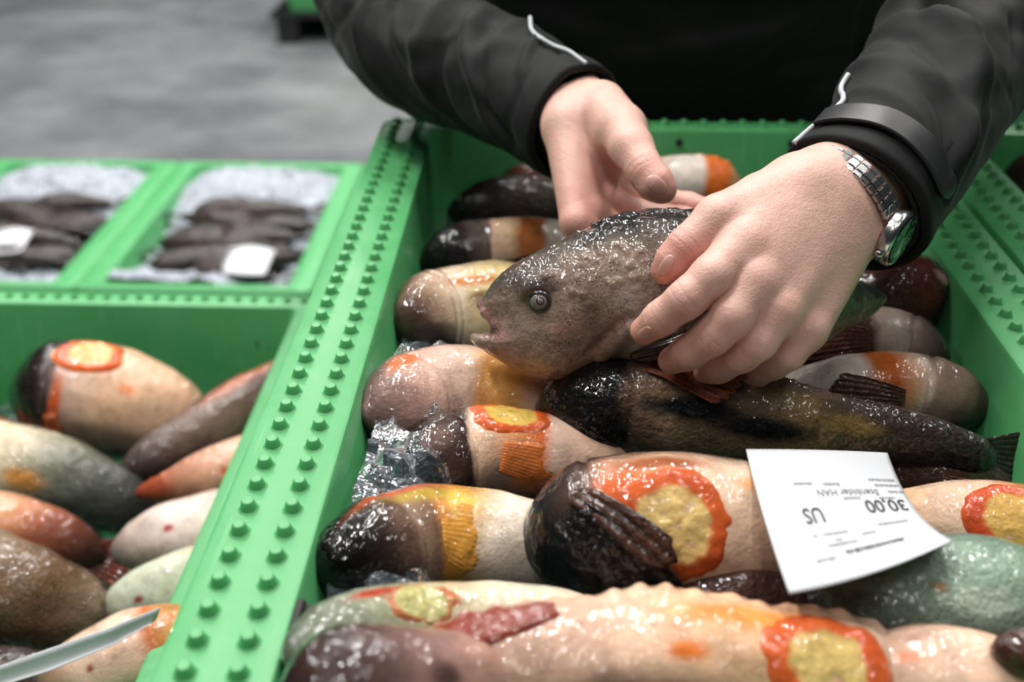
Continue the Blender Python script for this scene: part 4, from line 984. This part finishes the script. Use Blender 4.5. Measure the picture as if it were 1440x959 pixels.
RPALM = [seg((1150, 258, .672), (1042, 345, .634), .0205, .0155), seg((1162, 275, .668), (1058, 396, .627), .0205, .0152), seg((1178, 305, .668), (1090, 436, .630), .0205, .0148), seg((1192, 332, .672), (1132, 462, .644), .0195, .0140),
         seg((1158, 258, .682), (1120, 268, .664), .022, .018), seg((1118, 262, .664), (1045, 318, .645), .017, .0130),
         seg((1156, 262, .684), (1232, 194, .722), .0220, .022), seg((1194, 316, .682), (1268, 232, .722), .0220, .022), seg((1174, 290, .677), (1250, 214, .72), .0235, .023)]
def joint_grooves(chains, idxs, r=.013):
    out = []
    for c, ii in zip(chains, idxs):
        for i in ii:
            p = A3(c[i][0]); n_ = A3(c[i + 1][0]) - A3(c[i - 1][0]); n_ /= np.linalg.norm(n_)
            for o_ in (-.0026, 0, .0026): out.append((p + n_ * o_, n_, c[i][1] + .002, .0006, .0007))
    return out
pts = [p for c in RF for p, r in c] + [x for s_ in RPALM for x in s_[:2]]
lo_, hi_ = bounds(pts, pad=.034)
V1, Q1 = hand_field(lo_, hi_, .0011, RPALM, RF, .012, .004, .0052, joint_grooves(RF, [(3,), (2, 3), (2, 3), (2, 3), (2, 3)]))
# -- hand at image left (palm towards the camera, thumb on top, fingers behind the fish)
LF = [chain([(852, 160, .815, .0180), (872, 180, .795, .0180), (888, 208, .772, .0158), (908, 241, .757, .0132), (922, 258, .752, .0128), (932, 267, .752, .0098)]),
      chain([(868, 268, .835, .0125), (905, 279, .845, .0108), (940, 284, .842, .0100), (968, 287, .834, .0092), (988, 290, .826, .0075)]),
      chain([(852, 286, .815, .0128), (895, 300, .826, .0112), (932, 306, .822, .0104), (958, 308, .814, .0096), (976, 308, .806, .008)]),
      chain([(832, 302, .800, .0122), (868, 324, .808, .0106), (905, 334, .803, .0098), (930, 338, .795, .009), (945, 340, .79, .0075)]),
      chain([(812, 314, .788, .0112), (842, 344, .790, .0096), (868, 354, .786, .0088), (888, 358, .782, .008), (900, 360, .78, .0068)])]
LPALM = [seg((822, 168, .845), (866, 266, .838), .0175, .0120), seg((812, 172, .838), (850, 284, .820), .0180, .0130), seg((804, 178, .832), (830, 300, .804), .0180, .0135), seg((798, 185, .826), (812, 312, .790), .0175, .0130),
         seg((846, 150, .830), (872, 186, .800), .0200, .0185), seg((872, 190, .800), (862, 225, .815), .0165, .0110),
         seg((832, 162, .840), (806, 130, .882), .0225, .024), seg((806, 176, .834), (782, 140, .875), .0225, .024)]
pts = [p for c in LF for p, r in c] + [x for s_ in LPALM for x in s_[:2]]
lo_, hi_ = bounds(pts, pad=.034)
V2, Q2 = hand_field(lo_, hi_, .0011, LPALM, LF, .011, .004, .0065, joint_grooves(LF, [(3,), (1, 2), (1, 2), (1, 2), (1, 2)]))
def skin_cols(V, tips, knuckles):
    C = np.tile(SKIN, (len(V), 1)); n1 = fbm(V * 55, 4, 3)
    for p, r, col, w in tips + knuckles:
        d = np.linalg.norm(V - A3(p)[None], axis=1); k = (w * np.exp(-(d / r) ** 2))[:, None]
        C = C * (1 - k) + np.array(s2l(col))[None] * k
    return np.clip(C * (1 + .07 * n1)[:, None], 0, 1)
C1 = skin_cols(V1, [(c[-1][0], .016, (206, 132, 118), .65) for c in RF], [(c[i][0], .011, (196, 134, 120), .45) for c in RF[1:] for i in (0, 2)] + [(P(960, 352, .63), .016, (200, 124, 112), .5)])
C2 = skin_cols(V2, [(c[-1][0], .018, (204, 136, 124), .6) for c in LF], [(P(868, 262, .80), .03, (206, 136, 124), .6), (P(815, 300, .77), .03, (212, 146, 134), .6), (P(905, 235, .745), .012, (198, 134, 120), .45)])
# arms, trunk and legs (inside the clothes)
def tube_arrays(pts, rads, nu=24, nv=20):
    tb = Tube(pts, [(i / (len(rads) - 1), r) for i, r in enumerate(rads)], 1.0, 0, capH=.04, capT=.04)
    U, Aa = np.meshgrid(np.linspace(.001, .999, nu), np.linspace(-math.pi, math.pi, nv + 1)[:-1], indexing='ij'); U = U.ravel(); Aa = Aa.ravel()
    F = grid_faces(nu, nv).tolist(); F.append(list(range(nv))[::-1]); F.append([(nu - 1) * nv + k for k in range(nv)])
    return tb.S(U, Aa), F
SL = [(600, -330, 1.36), (530, -80, 1.16), (572, 50, 1.03), (684, 106, .945), (772, 152, .885), (810, 171, .862)]
SR = [(1290, -330, 1.32), (1425, -60, 1.0), (1376, 24, .87), (1316, 120, .785), (1257, 216, .732), (1196, 289, .700)]
shL, shR = P(*SL[0]), P(*SR[0])
cen = (shL + shR) / 2
parts_ = [(V1, Q1.tolist(), C1), (V2, Q2.tolist(), C2)]
TX, TY = 0.135, 1.33
for pts, rads in (([P(796, 136, .885), P(680, 112, .95), P(545, 30, 1.09), shL, Vector((TX, TY + .03, shL.z))], [.027, .036, .044, .055, .07]),
                  ([P(1256, 214, .722), P(1325, 138, .785), P(1415, -20, .97), shR, Vector((TX, TY + .03, shR.z))], [.027, .036, .044, .055, .07]),
                  ([Vector((TX, TY + .05, .86)), Vector((TX, TY + .03, 1.1)), Vector((TX, TY + .02, 1.35)), Vector((TX, TY + .01, 1.52)), Vector((TX, TY - .02, 1.60))], [.13, .13, .14, .10, .055]),
                  ([Vector((TX - .09, TY + .06, .92)), Vector((TX - .10, TY + .05, .5)), Vector((TX - .10, TY + .06, .06))], [.085, .058, .04]),
                  ([Vector((TX + .09, TY + .06, .92)), Vector((TX + .10, TY + .05, .5)), Vector((TX + .10, TY + .06, .06))], [.085, .058, .04])):
    v, f = tube_arrays(pts, rads); parts_.append((v, f, np.tile(SKIN, (len(v), 1))))
VV, FF, CC, off = [], [], [], 0
for v, f, c in parts_:
    VV.append(v); CC.append(c); FF += [[i + off for i in q] for q in f]; off += len(v)
person = mesh_obj("person", np.vstack(VV), FF, M['human'], None, True, np.vstack(CC))
tag(person, "person in a black jacket leaning over the box, holding a lumpfish in both hands", "person")
bvh_hands = BVHTree.FromPolygons([Vector(v) for v in np.vstack(VV)], FF)
def hit(bvh, px, py, fallback=.8):
    d = ray(px, py); L = d.length; loc, nrm, i, dist = bvh.ray_cast(CAM, d / L)
    if loc is None: return P(px, py, fallback), -d / L
    return loc, (nrm if nrm.dot(d) < 0 else -nrm)
def nail(base, tip, width, name="fingernail"):
    """small curved plate lying on the fingertip between two photo points"""
    n_, m_ = 12, 9; V = []
    b = np.array(base, float); t = np.array(tip, float); d = t - b; nrm2 = np.array([-d[1], d[0]]) / np.linalg.norm(d)
    for i in range(n_ + 1):
        s = i / n_; w = width * math.sqrt(max(.02, 1 - (abs(2 * s - 1)) ** 3.2))
        for j in range(m_):
            q = b + d * s + nrm2 * w * (j / (m_ - 1) - .5)
            p, nn = hit(bvh_hands, q[0], q[1], .64); V.append(p + nn * .00045 * (1 - (2 * j / (m_ - 1) - 1) ** 4))
    V = relax(np.array([A3(v) for v in V]), grid_faces(n_ + 1, m_, False), 3)
    o = mesh_obj(name, V, grid_faces(n_ + 1, m_, False), M['nail'], person); o.modifiers.new("thickness", 'SOLIDIFY').thickness = .0005
    return o
nail((946, 359), (928, 387), 17)
nail((916, 462), (898, 474), 15)
nail((911, 249), (935, 271), 23)

# ------------------------------------------------------------------ clothing
def fold_disp(seed, n, L, amp=(.0015, .0042), s_rng=(.1, .95), extra=()):
    r = random.Random(seed); fs = []
    for i in range(n):
        fs.append((r.uniform(*s_rng), r.uniform(-2.6, 2.6), r.uniform(-1.1, 1.1), r.uniform(.005, .014), r.uniform(.035, .09), r.uniform(*amp) * r.choice((1, 1, -1))))
    fs += list(extra)
    def disp(s, u, a, p):
        rr = s.radius(u); k = np.zeros(len(u))
        k = k + .004 * (.5 - np.abs(fbm(np.stack([u * s.L * 9, np.cos(a) * .35 + u * 1.3, np.sin(a) * .35 + u * s.L * 3], 1) * 1.6, seed + 40, 3)))
        for s0, a0, ang, wd, ln, am in fs:
            dx = (u - s0) * s.L; dy = (((a - a0) + math.pi) % (2 * math.pi) - math.pi) * .06
            x = dx * math.cos(ang) + dy * math.sin(ang); y = -dx * math.sin(ang) + dy * math.cos(ang)
            bend = y + 3.0 * x * x
            k += am * np.exp(-(bend / wd) ** 2 - (x / ln) ** 2)
        return k + .0012 * fbm(p * 30, seed, 2)
    return disp
def sleeve(name, pts, rads, seed, extra):
    W = [P(*p) for p in pts]
    rad = [(i / (len(rads) - 1), r) for i, r in enumerate(rads)]
    tb = Tube(W, rad, .92, 0, 1, seed, fold_disp(seed, 46, 1, extra=extra))
    nu, nv = 230, 120
    ul = np.concatenate([np.linspace(.0, .995, nu), [1.0]])
    U, Aa = np.meshgrid(ul, np.linspace(-math.pi, math.pi, nv + 1)[:-1], indexing='ij'); U = U.ravel(); Aa = Aa.ravel()
    base = tb.S(U, Aa, 0.0)
    hem = (.0022 * np.exp(-((1 - U) * tb.L / .020) ** 4) - .0016 * np.exp(-(((1 - U) * tb.L - .026) / .0022) ** 2) - .0014 * np.exp(-(((1 - U) * tb.L - .150 + .02 * np.cos(Aa)) / .0018) ** 2))
    V = tb.S(U, Aa, hem)
    # turn the hem inside
    A1 = np.linspace(-math.pi, math.pi, nv + 1)[:-1]
    rings = [V]
    for uu_, of in ((1.0, -.0035), (.985, -.006), (.93, -.007)):
        rings.append(tb.S(np.full(nv, uu_), A1, np.full(nv, of)))
    V = np.vstack(rings); F = grid_faces(len(ul) + 3, nv).tolist()
    o = mesh_obj(name, V, F, M['fabric'], None, True); recalc(o)
    return o, tb, V, F
# trunk of the jacket
def jacket_body():
    zs = [(.70, .235, .155, .050), (.80, .25, .16, .045), (.95, .262, .165, .030), (1.08, .265, .165, .010), (1.22, .27, .165, .0), (1.38, .28, .165, -.01), (1.52, .25, .15, -.005), (1.60, .16, .12, 0), (1.635, .085, .085, 0), (1.66, .075, .078, 0)]
    nz, nv = 150, 160
    zz = np.linspace(.70, 1.66, nz); X = [np.interp(zz, [z[0] for z in zs], [z[i] for z in zs]) for i in (1, 2, 3)]
    Zg, Ag = np.meshgrid(np.arange(nz), np.linspace(0, 2 * math.pi, nv + 1)[:-1], indexing='ij'); Zg = Zg.ravel(); Ag = Ag.ravel()
    ce, se = np.cos(Ag), np.sin(Ag); pw = .82
    x = TX + np.sign(ce) * np.abs(ce) ** pw * X[0][Zg]; y = TY - .05 + X[2][Zg] + np.sign(se) * np.abs(se) ** pw * X[1][Zg]; z = zz[Zg]
    V = np.stack([x, y, z], 1)
    nrm = np.stack([ce, se, 0 * ce], 1)
    k = .010 * fbm(V * np.array([[7, 7, 3.5]]), 91, 3) + .0035 * fbm(V * np.array([[22, 22, 9]]), 92, 2)
    r = random.Random(9)
    for i in range(26):
        c = np.array([TX + r.uniform(-.25, .25), 1.12, r.uniform(1.0, 1.4)]); a = r.uniform(-.9, .9); w = r.uniform(.010, .02); ln = r.uniform(.06, .14); am = r.uniform(.003, .007)
        dx = (x - c[0]) * math.cos(a) + (z - c[2]) * math.sin(a); dy = -(x - c[0]) * math.sin(a) + (z - c[2]) * math.cos(a)
        k += am * np.exp(-(dy / w) ** 2 - (dx / ln) ** 2) * (se < 0)
    k += .004 * np.exp(-((x - TX - .012) / .016) ** 4) * (se < 0) - .003 * np.exp(-((x - TX - .20) / .002) ** 2) * (se < 0)
    V = V + nrm * k[:, None]
    V[:, 1] = np.maximum(V[:, 1], np.where(V[:, 2] < 1.02, 1.102, -9))
    F = grid_faces(nz, nv).tolist()
    o = mesh_obj("jacket", V, F, M['fabric'], person, True); recalc(o)
    o.modifiers.new("thickness", 'SOLIDIFY').thickness = .002
    o["label"] = "black shell jacket"
    return o, V, F
jacket, JV, JF = jacket_body()
sl_l, tbl, VL, FL = sleeve("sleeve", SL, [.092, .078, .070, .066, .056, .046], 21,
    ((.80, -.2, 1.3, .010, .07, .009), (.84, .3, 1.2, .008, .06, -.008), (.86, -.6, .9, .009, .05, .009), (.55, 0, .5, .014, .10, .010), (.48, .4, .7, .014, .12, -.009), (.62, -.5, .2, .012, .10, .009), (.70, .2, 1.0, .008, .07, .008), (.73, -.3, .9, .007, .06, -.007), (.90, -.5, 1.2, .007, .05, .008), (.92, .1, 1.0, .006, .05, -.007), (.93, .6, .9, .007, .05, .006), (.88, -.1, .7, .008, .06, .008), (.94, -.8, 1.2, .005, .04, .006)))
sl_r, tbr, VR, FR = sleeve("sleeve", SR, [.100, .088, .084, .077, .060, .0505], 34,
    ((.80, -.7, 1.0, .009, .06, .010), (.83, -.3, 1.1, .008, .05, -.009), (.86, .1, .9, .008, .06, .009), (.78, -1.0, .6, .008, .05, -.009), (.70, .0, .4, .013, .10, .009), (.64, -.3, .9, .012, .09, -.008), (.74, .4, 1.2, .008, .06, .008), (.77, .0, .8, .007, .06, -.008), (.90, -.8, 1.2, .007, .05, .008), (.92, -.2, 1.0, .006, .05, -.007), (.925, .4, .9, .007, .05, .007), (.88, .2, .6, .008, .07, .008), (.945, -.5, 1.3, .005, .04, .005), (.87, -.5, .9, .007, .06, -.007)))
sl_l.parent = jacket; sl_r.parent = jacket
# inner knitted cuffs
def inner_cuff(tb, u0, u1, f0, f1, rim=.003):
    U, Aa = np.meshgrid(np.linspace(u0, u1, 12), np.linspace(-math.pi, math.pi, 73)[:-1], indexing='ij'); U = U.ravel(); Aa = Aa.ravel()
    c = tb.center(U); ref, e1 = tb.frame(U); r = tb.radius(np.full(len(U), .985)) * np.interp(U, [u0, u1], [f0, f1])
    V = c + (np.cos(Aa)[:, None] * ref * .92 + np.sin(Aa)[:, None] * e1) * (r * (1 + .012 * np.cos(Aa * 36)))[:, None]
    o = mesh_obj("inner_cuff", V, grid_faces(12, 72).tolist(), M['fabric_dark'], jacket, True); m = o.modifiers.new("thickness", 'SOLIDIFY'); m.thickness = .003
    return o
inner_cuff(tbl, .93, 1.022, .90, .78)
inner_cuff(tbr, .93, 1.006, .90, .86)
bvh_cloth = BVHTree.FromPolygons([Vector(v) for v in np.vstack([VL, VR])], FL + [[i + len(VL) for i in q] for q in FR])
def on_cloth(pxs, off, fb):
    out = []
    for x, y in pxs:
        p, n_ = hit(bvh_cloth, x, y, fb); out.append(p + n_ * off)
    return out
def piping(tb, knots):
    L = tb.L; u = 1 - np.array([k[0] for k in knots]) / L; a = np.array([k[1] for k in knots])
    tube_curve("piping", [Vector(p) for p in tb.S(u, a, np.full(len(u), .0028))], .0019, M['piping'], jacket)["label"] = "grey reflective piping"
piping(tbl, [(.088, -1.28), (.074, -1.12), (.060, -.98), (.046, -.92), (.034, -1.00), (.020, -1.08), (.008, -1.12), (-.001, -1.14)])
piping(tbr, [(.092, -1.20), (.080, -1.25), (.066, -1.18), (.052, -1.06), (.042, -1.02), (.030, -1.10), (.014, -1.24), (-.001, -1.32)])
def strap(tb, d0, d1, a0, a1, nu=60, nv=12):
    V = []
    for i in range(nu):
        t = i / (nu - 1); sh = math.sqrt(max(.03, 1 - max(0, (t - .92) / .08) ** 2))
        for j in range(nv):
            w = .5 + (j / (nv - 1) - .5) * sh
            V.append(((d0 * (1 - w) + d1 * w) + .004 * math.sin(t * 3.1), a0 + (a1 - a0) * t))
    V = np.array(V); P_ = tb.S(1 - V[:, 0] / tb.L, V[:, 1], np.full(len(V), .0030))
    F = grid_faces(nu, nv, False); P_ = relax(P_, F, 6)
    o = mesh_obj("cuff_strap", P_, F, M['strap'], jacket, True); m = o.modifiers.new("thickness", 'SOLIDIFY'); m.thickness = .0036; m.offset = 1; recalc_out(o, tb)
    return o
strap(tbr, .012, .031, -1.15, .82)
# trousers and shoes (behind the boxes)
for sx in (-1, 1):
    v, f = tube_arrays([Vector((TX + sx * .09, TY + .06, .95)), Vector((TX + sx * .10, TY + .05, .5)), Vector((TX + sx * .10, TY + .06, .04))], [.125, .092, .078])
    mesh_obj("trouser_leg", v, f, M['trousers'], person)
    bm = bmesh.new(); bmesh.ops.create_uvsphere(bm, u_segments=20, v_segments=10, radius=1); bm.transform(Matrix.Translation((TX + sx * .10, TY + .0, .046)) @ Matrix.Diagonal((.052, .135, .046, 1)))
    obj_bm("boot", bm, M['pallet'], person, True)

# ------------------------------------------------------------------ wristwatch on the image-right wrist
WC = P(1183, 287, .681)
w_ax = (P(1256, 214, .715) - P(1176, 292, .680)).normalized()           # along the forearm
w_n = -(CF - w_ax * CF.dot(w_ax)).normalized()                             # towards the camera
w_t = w_ax.cross(w_n); w_t = w_t if w_t.dot(-CU) > 0 else -w_t              # towards image lower right
watch = empty("wristwatch", WC)
tag(watch, "steel wristwatch with green dial worn at the edge of the right-hand black cuff", "watch")
WA, WB = .0388, .0315
def wpos(phi): return WC + w_t * (WA * math.sin(phi)) + w_n * (WB * math.cos(phi))
def wnrm(phi): return (w_t * (math.sin(phi) / WA) + w_n * (math.cos(phi) / WB)).normalized()
def wmat(phi, off=0.0):
    n_ = wnrm(phi); y = (w_t * (WA * math.cos(phi)) - w_n * (WB * math.sin(phi))).normalized(); x = y.cross(n_)
    m = Matrix((x, y, n_)).transposed().to_4x4(); return Matrix.Translation(wpos(phi) + n_ * off) @ m
def link_mesh():
    bm = bmesh.new()
    for cx, wx, hz in ((-.0058, .0042, .0030), (0, .0066, .0036), (.0058, .0042, .0030)):
        r = bmesh.ops.create_cube(bm, size=1.0)['verts']; bmesh.ops.scale(bm, verts=r, vec=(wx, .0056, hz)); bmesh.ops.translate(bm, verts=r, vec=(cx, 0, 0))
    bmesh.ops.bevel(bm, geom=bm.edges[:], offset=.0006, segments=2, affect='EDGES')
    me = bpy.data.meshes.new("bracelet_link"); bm.to_mesh(me); bm.free(); me.materials.append(M['steel']); return me
lm_ = link_mesh()
inv = Matrix.Translation(-WC)
phi = -2.3
PH_CASE = 1.08
while phi < 5.0 - .7:
    if not (PH_CASE - .52 < phi < PH_CASE + .50):
        o = bpy.data.objects.new("bracelet_link", lm_); COL.objects.link(o); o.parent = watch; o.matrix_local = inv @ wmat(phi)
    step = .0062 / math.hypot(WA * math.cos(phi), WB * math.sin(phi)); phi += step
def lathe_local(name, prof, mat, mtx, parent, seg=48):
    bm = bmesh.new(); rings = []
    for r, z in prof: rings.append([bm.verts.new((r * math.cos(2 * math.pi * k / seg), r * math.sin(2 * math.pi * k / seg), z)) for k in range(seg)])
    for a, b in zip(rings, rings[1:]):
        for k in range(seg): bm.faces.new((a[k], a[(k + 1) % seg], b[(k + 1) % seg], b[k]))
    bm.faces.new(rings[0][::-1]); bm.faces.new(rings[-1])
    o = obj_bm(name, bm, mat, parent, True); o.data.set_sharp_from_angle(angle=math.radians(35)); o.matrix_local = inv @ mtx; return o
mc = wmat(PH_CASE, -.001)
case = lathe_local("watch_case", [(.0150, -.002), (.0180, 0), (.0186, .003), (.0186, .0055), (.0178, .0075), (.0168, .0082), (.0160, .0078), (.0158, .0068)], M['steel'], mc, watch)
dial = lathe_local("watch_dial", [(.0158, .0060), (.0158, .0070)], M['dial'], mc, watch)
lathe_local("watch_crystal", [(.0159, .0079), (.0155, .0086), (.0145, .0089)], M['glass'], mc, watch)
def bar(name, ang, r0, r1, w, zz, mat):
    bm = bmesh.new(); bmesh.ops.create_cube(bm, size=1.0); bmesh.ops.scale(bm, verts=bm.verts, vec=(r1 - r0, w, .0003)); bmesh.ops.translate(bm, verts=bm.verts, vec=((r0 + r1) / 2, 0, zz))
    bmesh.ops.rotate(bm, verts=bm.verts, cent=(0, 0, 0), matrix=Matrix.Rotation(ang, 3, 'Z')); o = obj_bm(name, bm, mat, watch); o.matrix_local = inv @ mc; return o
for k in range(12): bar("hour_marker", k * math.pi / 6, .0112, .0142, .0011, .0072, M['white'])
bar("watch_hand", 2.3, -.002, .0085, .0013, .0075, M['white']); bar("watch_hand", .4, -.002, .0125, .0010, .0077, M['white'])
bm = bmesh.new(); bmesh.ops.create_cone(bm, cap_ends=True, segments=16, radius1=.0028, radius2=.0028, depth=.004)
bmesh.ops.bevel(bm, geom=[e for e in bm.edges if e.calc_face_angle(0) > 1], offset=.0005, segments=2, affect='EDGES')
bm.transform(Matrix.Translation((.0205 if (mc.to_3x3() @ Vector((1, 0, 0))).dot(w_ax) < 0 else -.0205, 0, .003)) @ Matrix.Rotation(math.pi / 2, 4, 'Y'))
o = obj_bm("crown", bm, M['steel'], watch, True); o.matrix_local = inv @ mc

# ------------------------------------------------------------------ the white label on the fish
bv = []
off = 0; vs = []; fs = []
for o in FISH:
    for v in o.data.vertices: vs.append(v.co)
    for p in o.data.polygons: fs.append([i + off for i in p.vertices])
    off += len(o.data.vertices)
bvh_fish = BVHTree.FromPolygons(vs, fs)
CTRL = [[(1049, 632), (1148, 633), (1248, 637)], [(1074, 727), (1172, 718), (1284, 712)], [(1110, 835), (1228, 806), (1338, 760)]]
DEP = [[0, 0, 0] for _ in range(3)]
for i in range(3):
    for j in range(3):
        p, n_ = hit(bvh_fish, *CTRL[i][j], .62); DEP[i][j] = depth_of(p)

LD = [[.596, .606, .624], [.531, .541, .570], [.486, .494, .506]]
def lag(t): return np.array([2 * (t - .5) * (t - 1), -4 * t * (t - 1), 2 * t * (t - .5)])
def sheet(s, t):
    ws, wt = lag(s), lag(t); p = np.zeros(3)
    for i in range(3):
        for j in range(3): p += wt[i] * ws[j] * A3(P(*CTRL[i][j], LD[i][j]))
    return p
def sheet_n(s, t):
    a = sheet(s + .01, t) - sheet(s - .01, t); b = sheet(s, t + .01) - sheet(s, t - .01); n_ = np.cross(b, a); n_ /= np.linalg.norm(n_)
    return n_ if n_ @ A3(CF) < 0 else -n_
ns = 36
V = np.array([sheet(i / ns, j / ns) for i in range(ns + 1) for j in range(ns + 1)])
label_o = mesh_obj("paper_label", V, grid_faces(ns + 1, ns + 1, False), M['paper'])
m = label_o.modifiers.new("thickness", 'SOLIDIFY'); m.thickness = .0004; m.offset = 0
tag(label_o, "large white printed label with upside-down 30,00 and US, lying across the fish", "label", "paper labels")
def text_on(txt, s0, t0, size, mat, squeeze=1.0, ysc=1.6, bold=.018, name="printed_text"):
    """text upside down for the viewer; (s0,t0) is its start (viewer's right)"""
    cu = bpy.data.curves.new("t", 'FONT'); cu.body = txt; cu.size = 1.0; cu.resolution_u = 3; cu.offset = bold
    ob = bpy.data.objects.new("t", cu); COL.objects.link(ob)
    bpy.context.view_layer.update()
    dg = bpy.context.evaluated_depsgraph_get(); me = bpy.data.meshes.new_from_object(ob.evaluated_get(dg))
    bpy.data.objects.remove(ob); bpy.data.curves.remove(cu)
    Ws = np.linalg.norm(sheet(1, .5) - sheet(0, .5)); Ht = np.linalg.norm(sheet(.5, 1) - sheet(.5, 0))
    for v in me.vertices:
        s = s0 - v.co.x * size * squeeze / Ws; t = t0 + v.co.y * size * ysc / Ht
        v.co = Vector(sheet(s, t) + sheet_n(s, t) * .0005)
    me.materials.append(mat); me.name = name
    o = bpy.data.objects.new(name, me); COL.objects.link(o); o.parent = label_o; return o
text_on("30,00", .965, .435, .0122, M['ink'], .92)
text_on("US", .425, .475, .0122, M['ink'], .95)
text_on("Stenbider HAN", .835, .335, .0062, M['inkgrey'], 1.0, 1.5, .01)
def dashes(s0, s1, t, seed, h=.0026, mat='inkgrey'):
    """rows of print too small to read: short strokes of ink"""
    r = random.Random(seed); V, F = [], []; s = s1
    while s > s0:
        w = r.uniform(.003, .011); hh_ = h * r.uniform(.6, 1.0)
        q = [(s, t), (s - w, t), (s - w, t + hh_ / .08), (s, t + hh_ / .08)]
        b = len(V); V += [sheet(a, c) + sheet_n(a, c) * .0005 for a, c in q]; F.append([b, b + 1, b + 2, b + 3]); s -= w + r.uniform(.002, .006)
    o = mesh_obj("fine_print", np.array(V), F, M[mat], label_o, False); return o
for s0, s1, t, sd in ((.30, .42, .275, 1), (.50, .60, .28, 2), (.80, .97, .235, 3), (.84, .98, .285, 4), (.90, .99, .345, 5), (.60, .70, .40, 6), (.82, .92, .405, 7), (.72, .90, .645, 8), (.36, .52, .665, 9), (.29, .32, .665, 10), (.42, .46, .715, 11), (.60, .68, .70, 12), (.36, .54, .745, 13), (.24, .36, .83, 14), (.44, .80, .805, 15)):
    dashes(s0, s1, t, sd, .0030 if sd == 15 else .0019, 'ink' if sd in (15,) else 'inkgrey')
# folded label in the lower left box, seen edge-on
pts2 = [[(-40, 950, .022), (60, 915, .028), (150, 884, .032), (226, 853, .036)], [(-30, 974, .010), (70, 944, .014), (160, 907, .020), (208, 880, .026)]]
V = []
n2 = 30
for j in range(7):
    w = j / 6
    for i in range(n2 + 1):
        t = i / n2 * 3; k = min(int(t), 2); f = t - k
        a = [A3(PZ(x, y, LZ + d)) for x, y, d in pts2[0]]; b = [A3(PZ(x, y, LZ + d)) for x, y, d in pts2[1]]
        p = (a[k] * (1 - f) + a[k + 1] * f) * (1 - w) + (b[k] * (1 - f) + b[k + 1] * f) * w
        p[2] -= .004 * math.sin(w * math.pi); V.append(p)
o = mesh_obj("paper_label", np.array(V), grid_faces(7, n2 + 1, False), M['paper']); o.modifiers.new("thickness", 'SOLIDIFY').thickness = .0005
tag(o, "curled white label seen nearly edge-on, among the fish at lower left", "label", "paper labels")
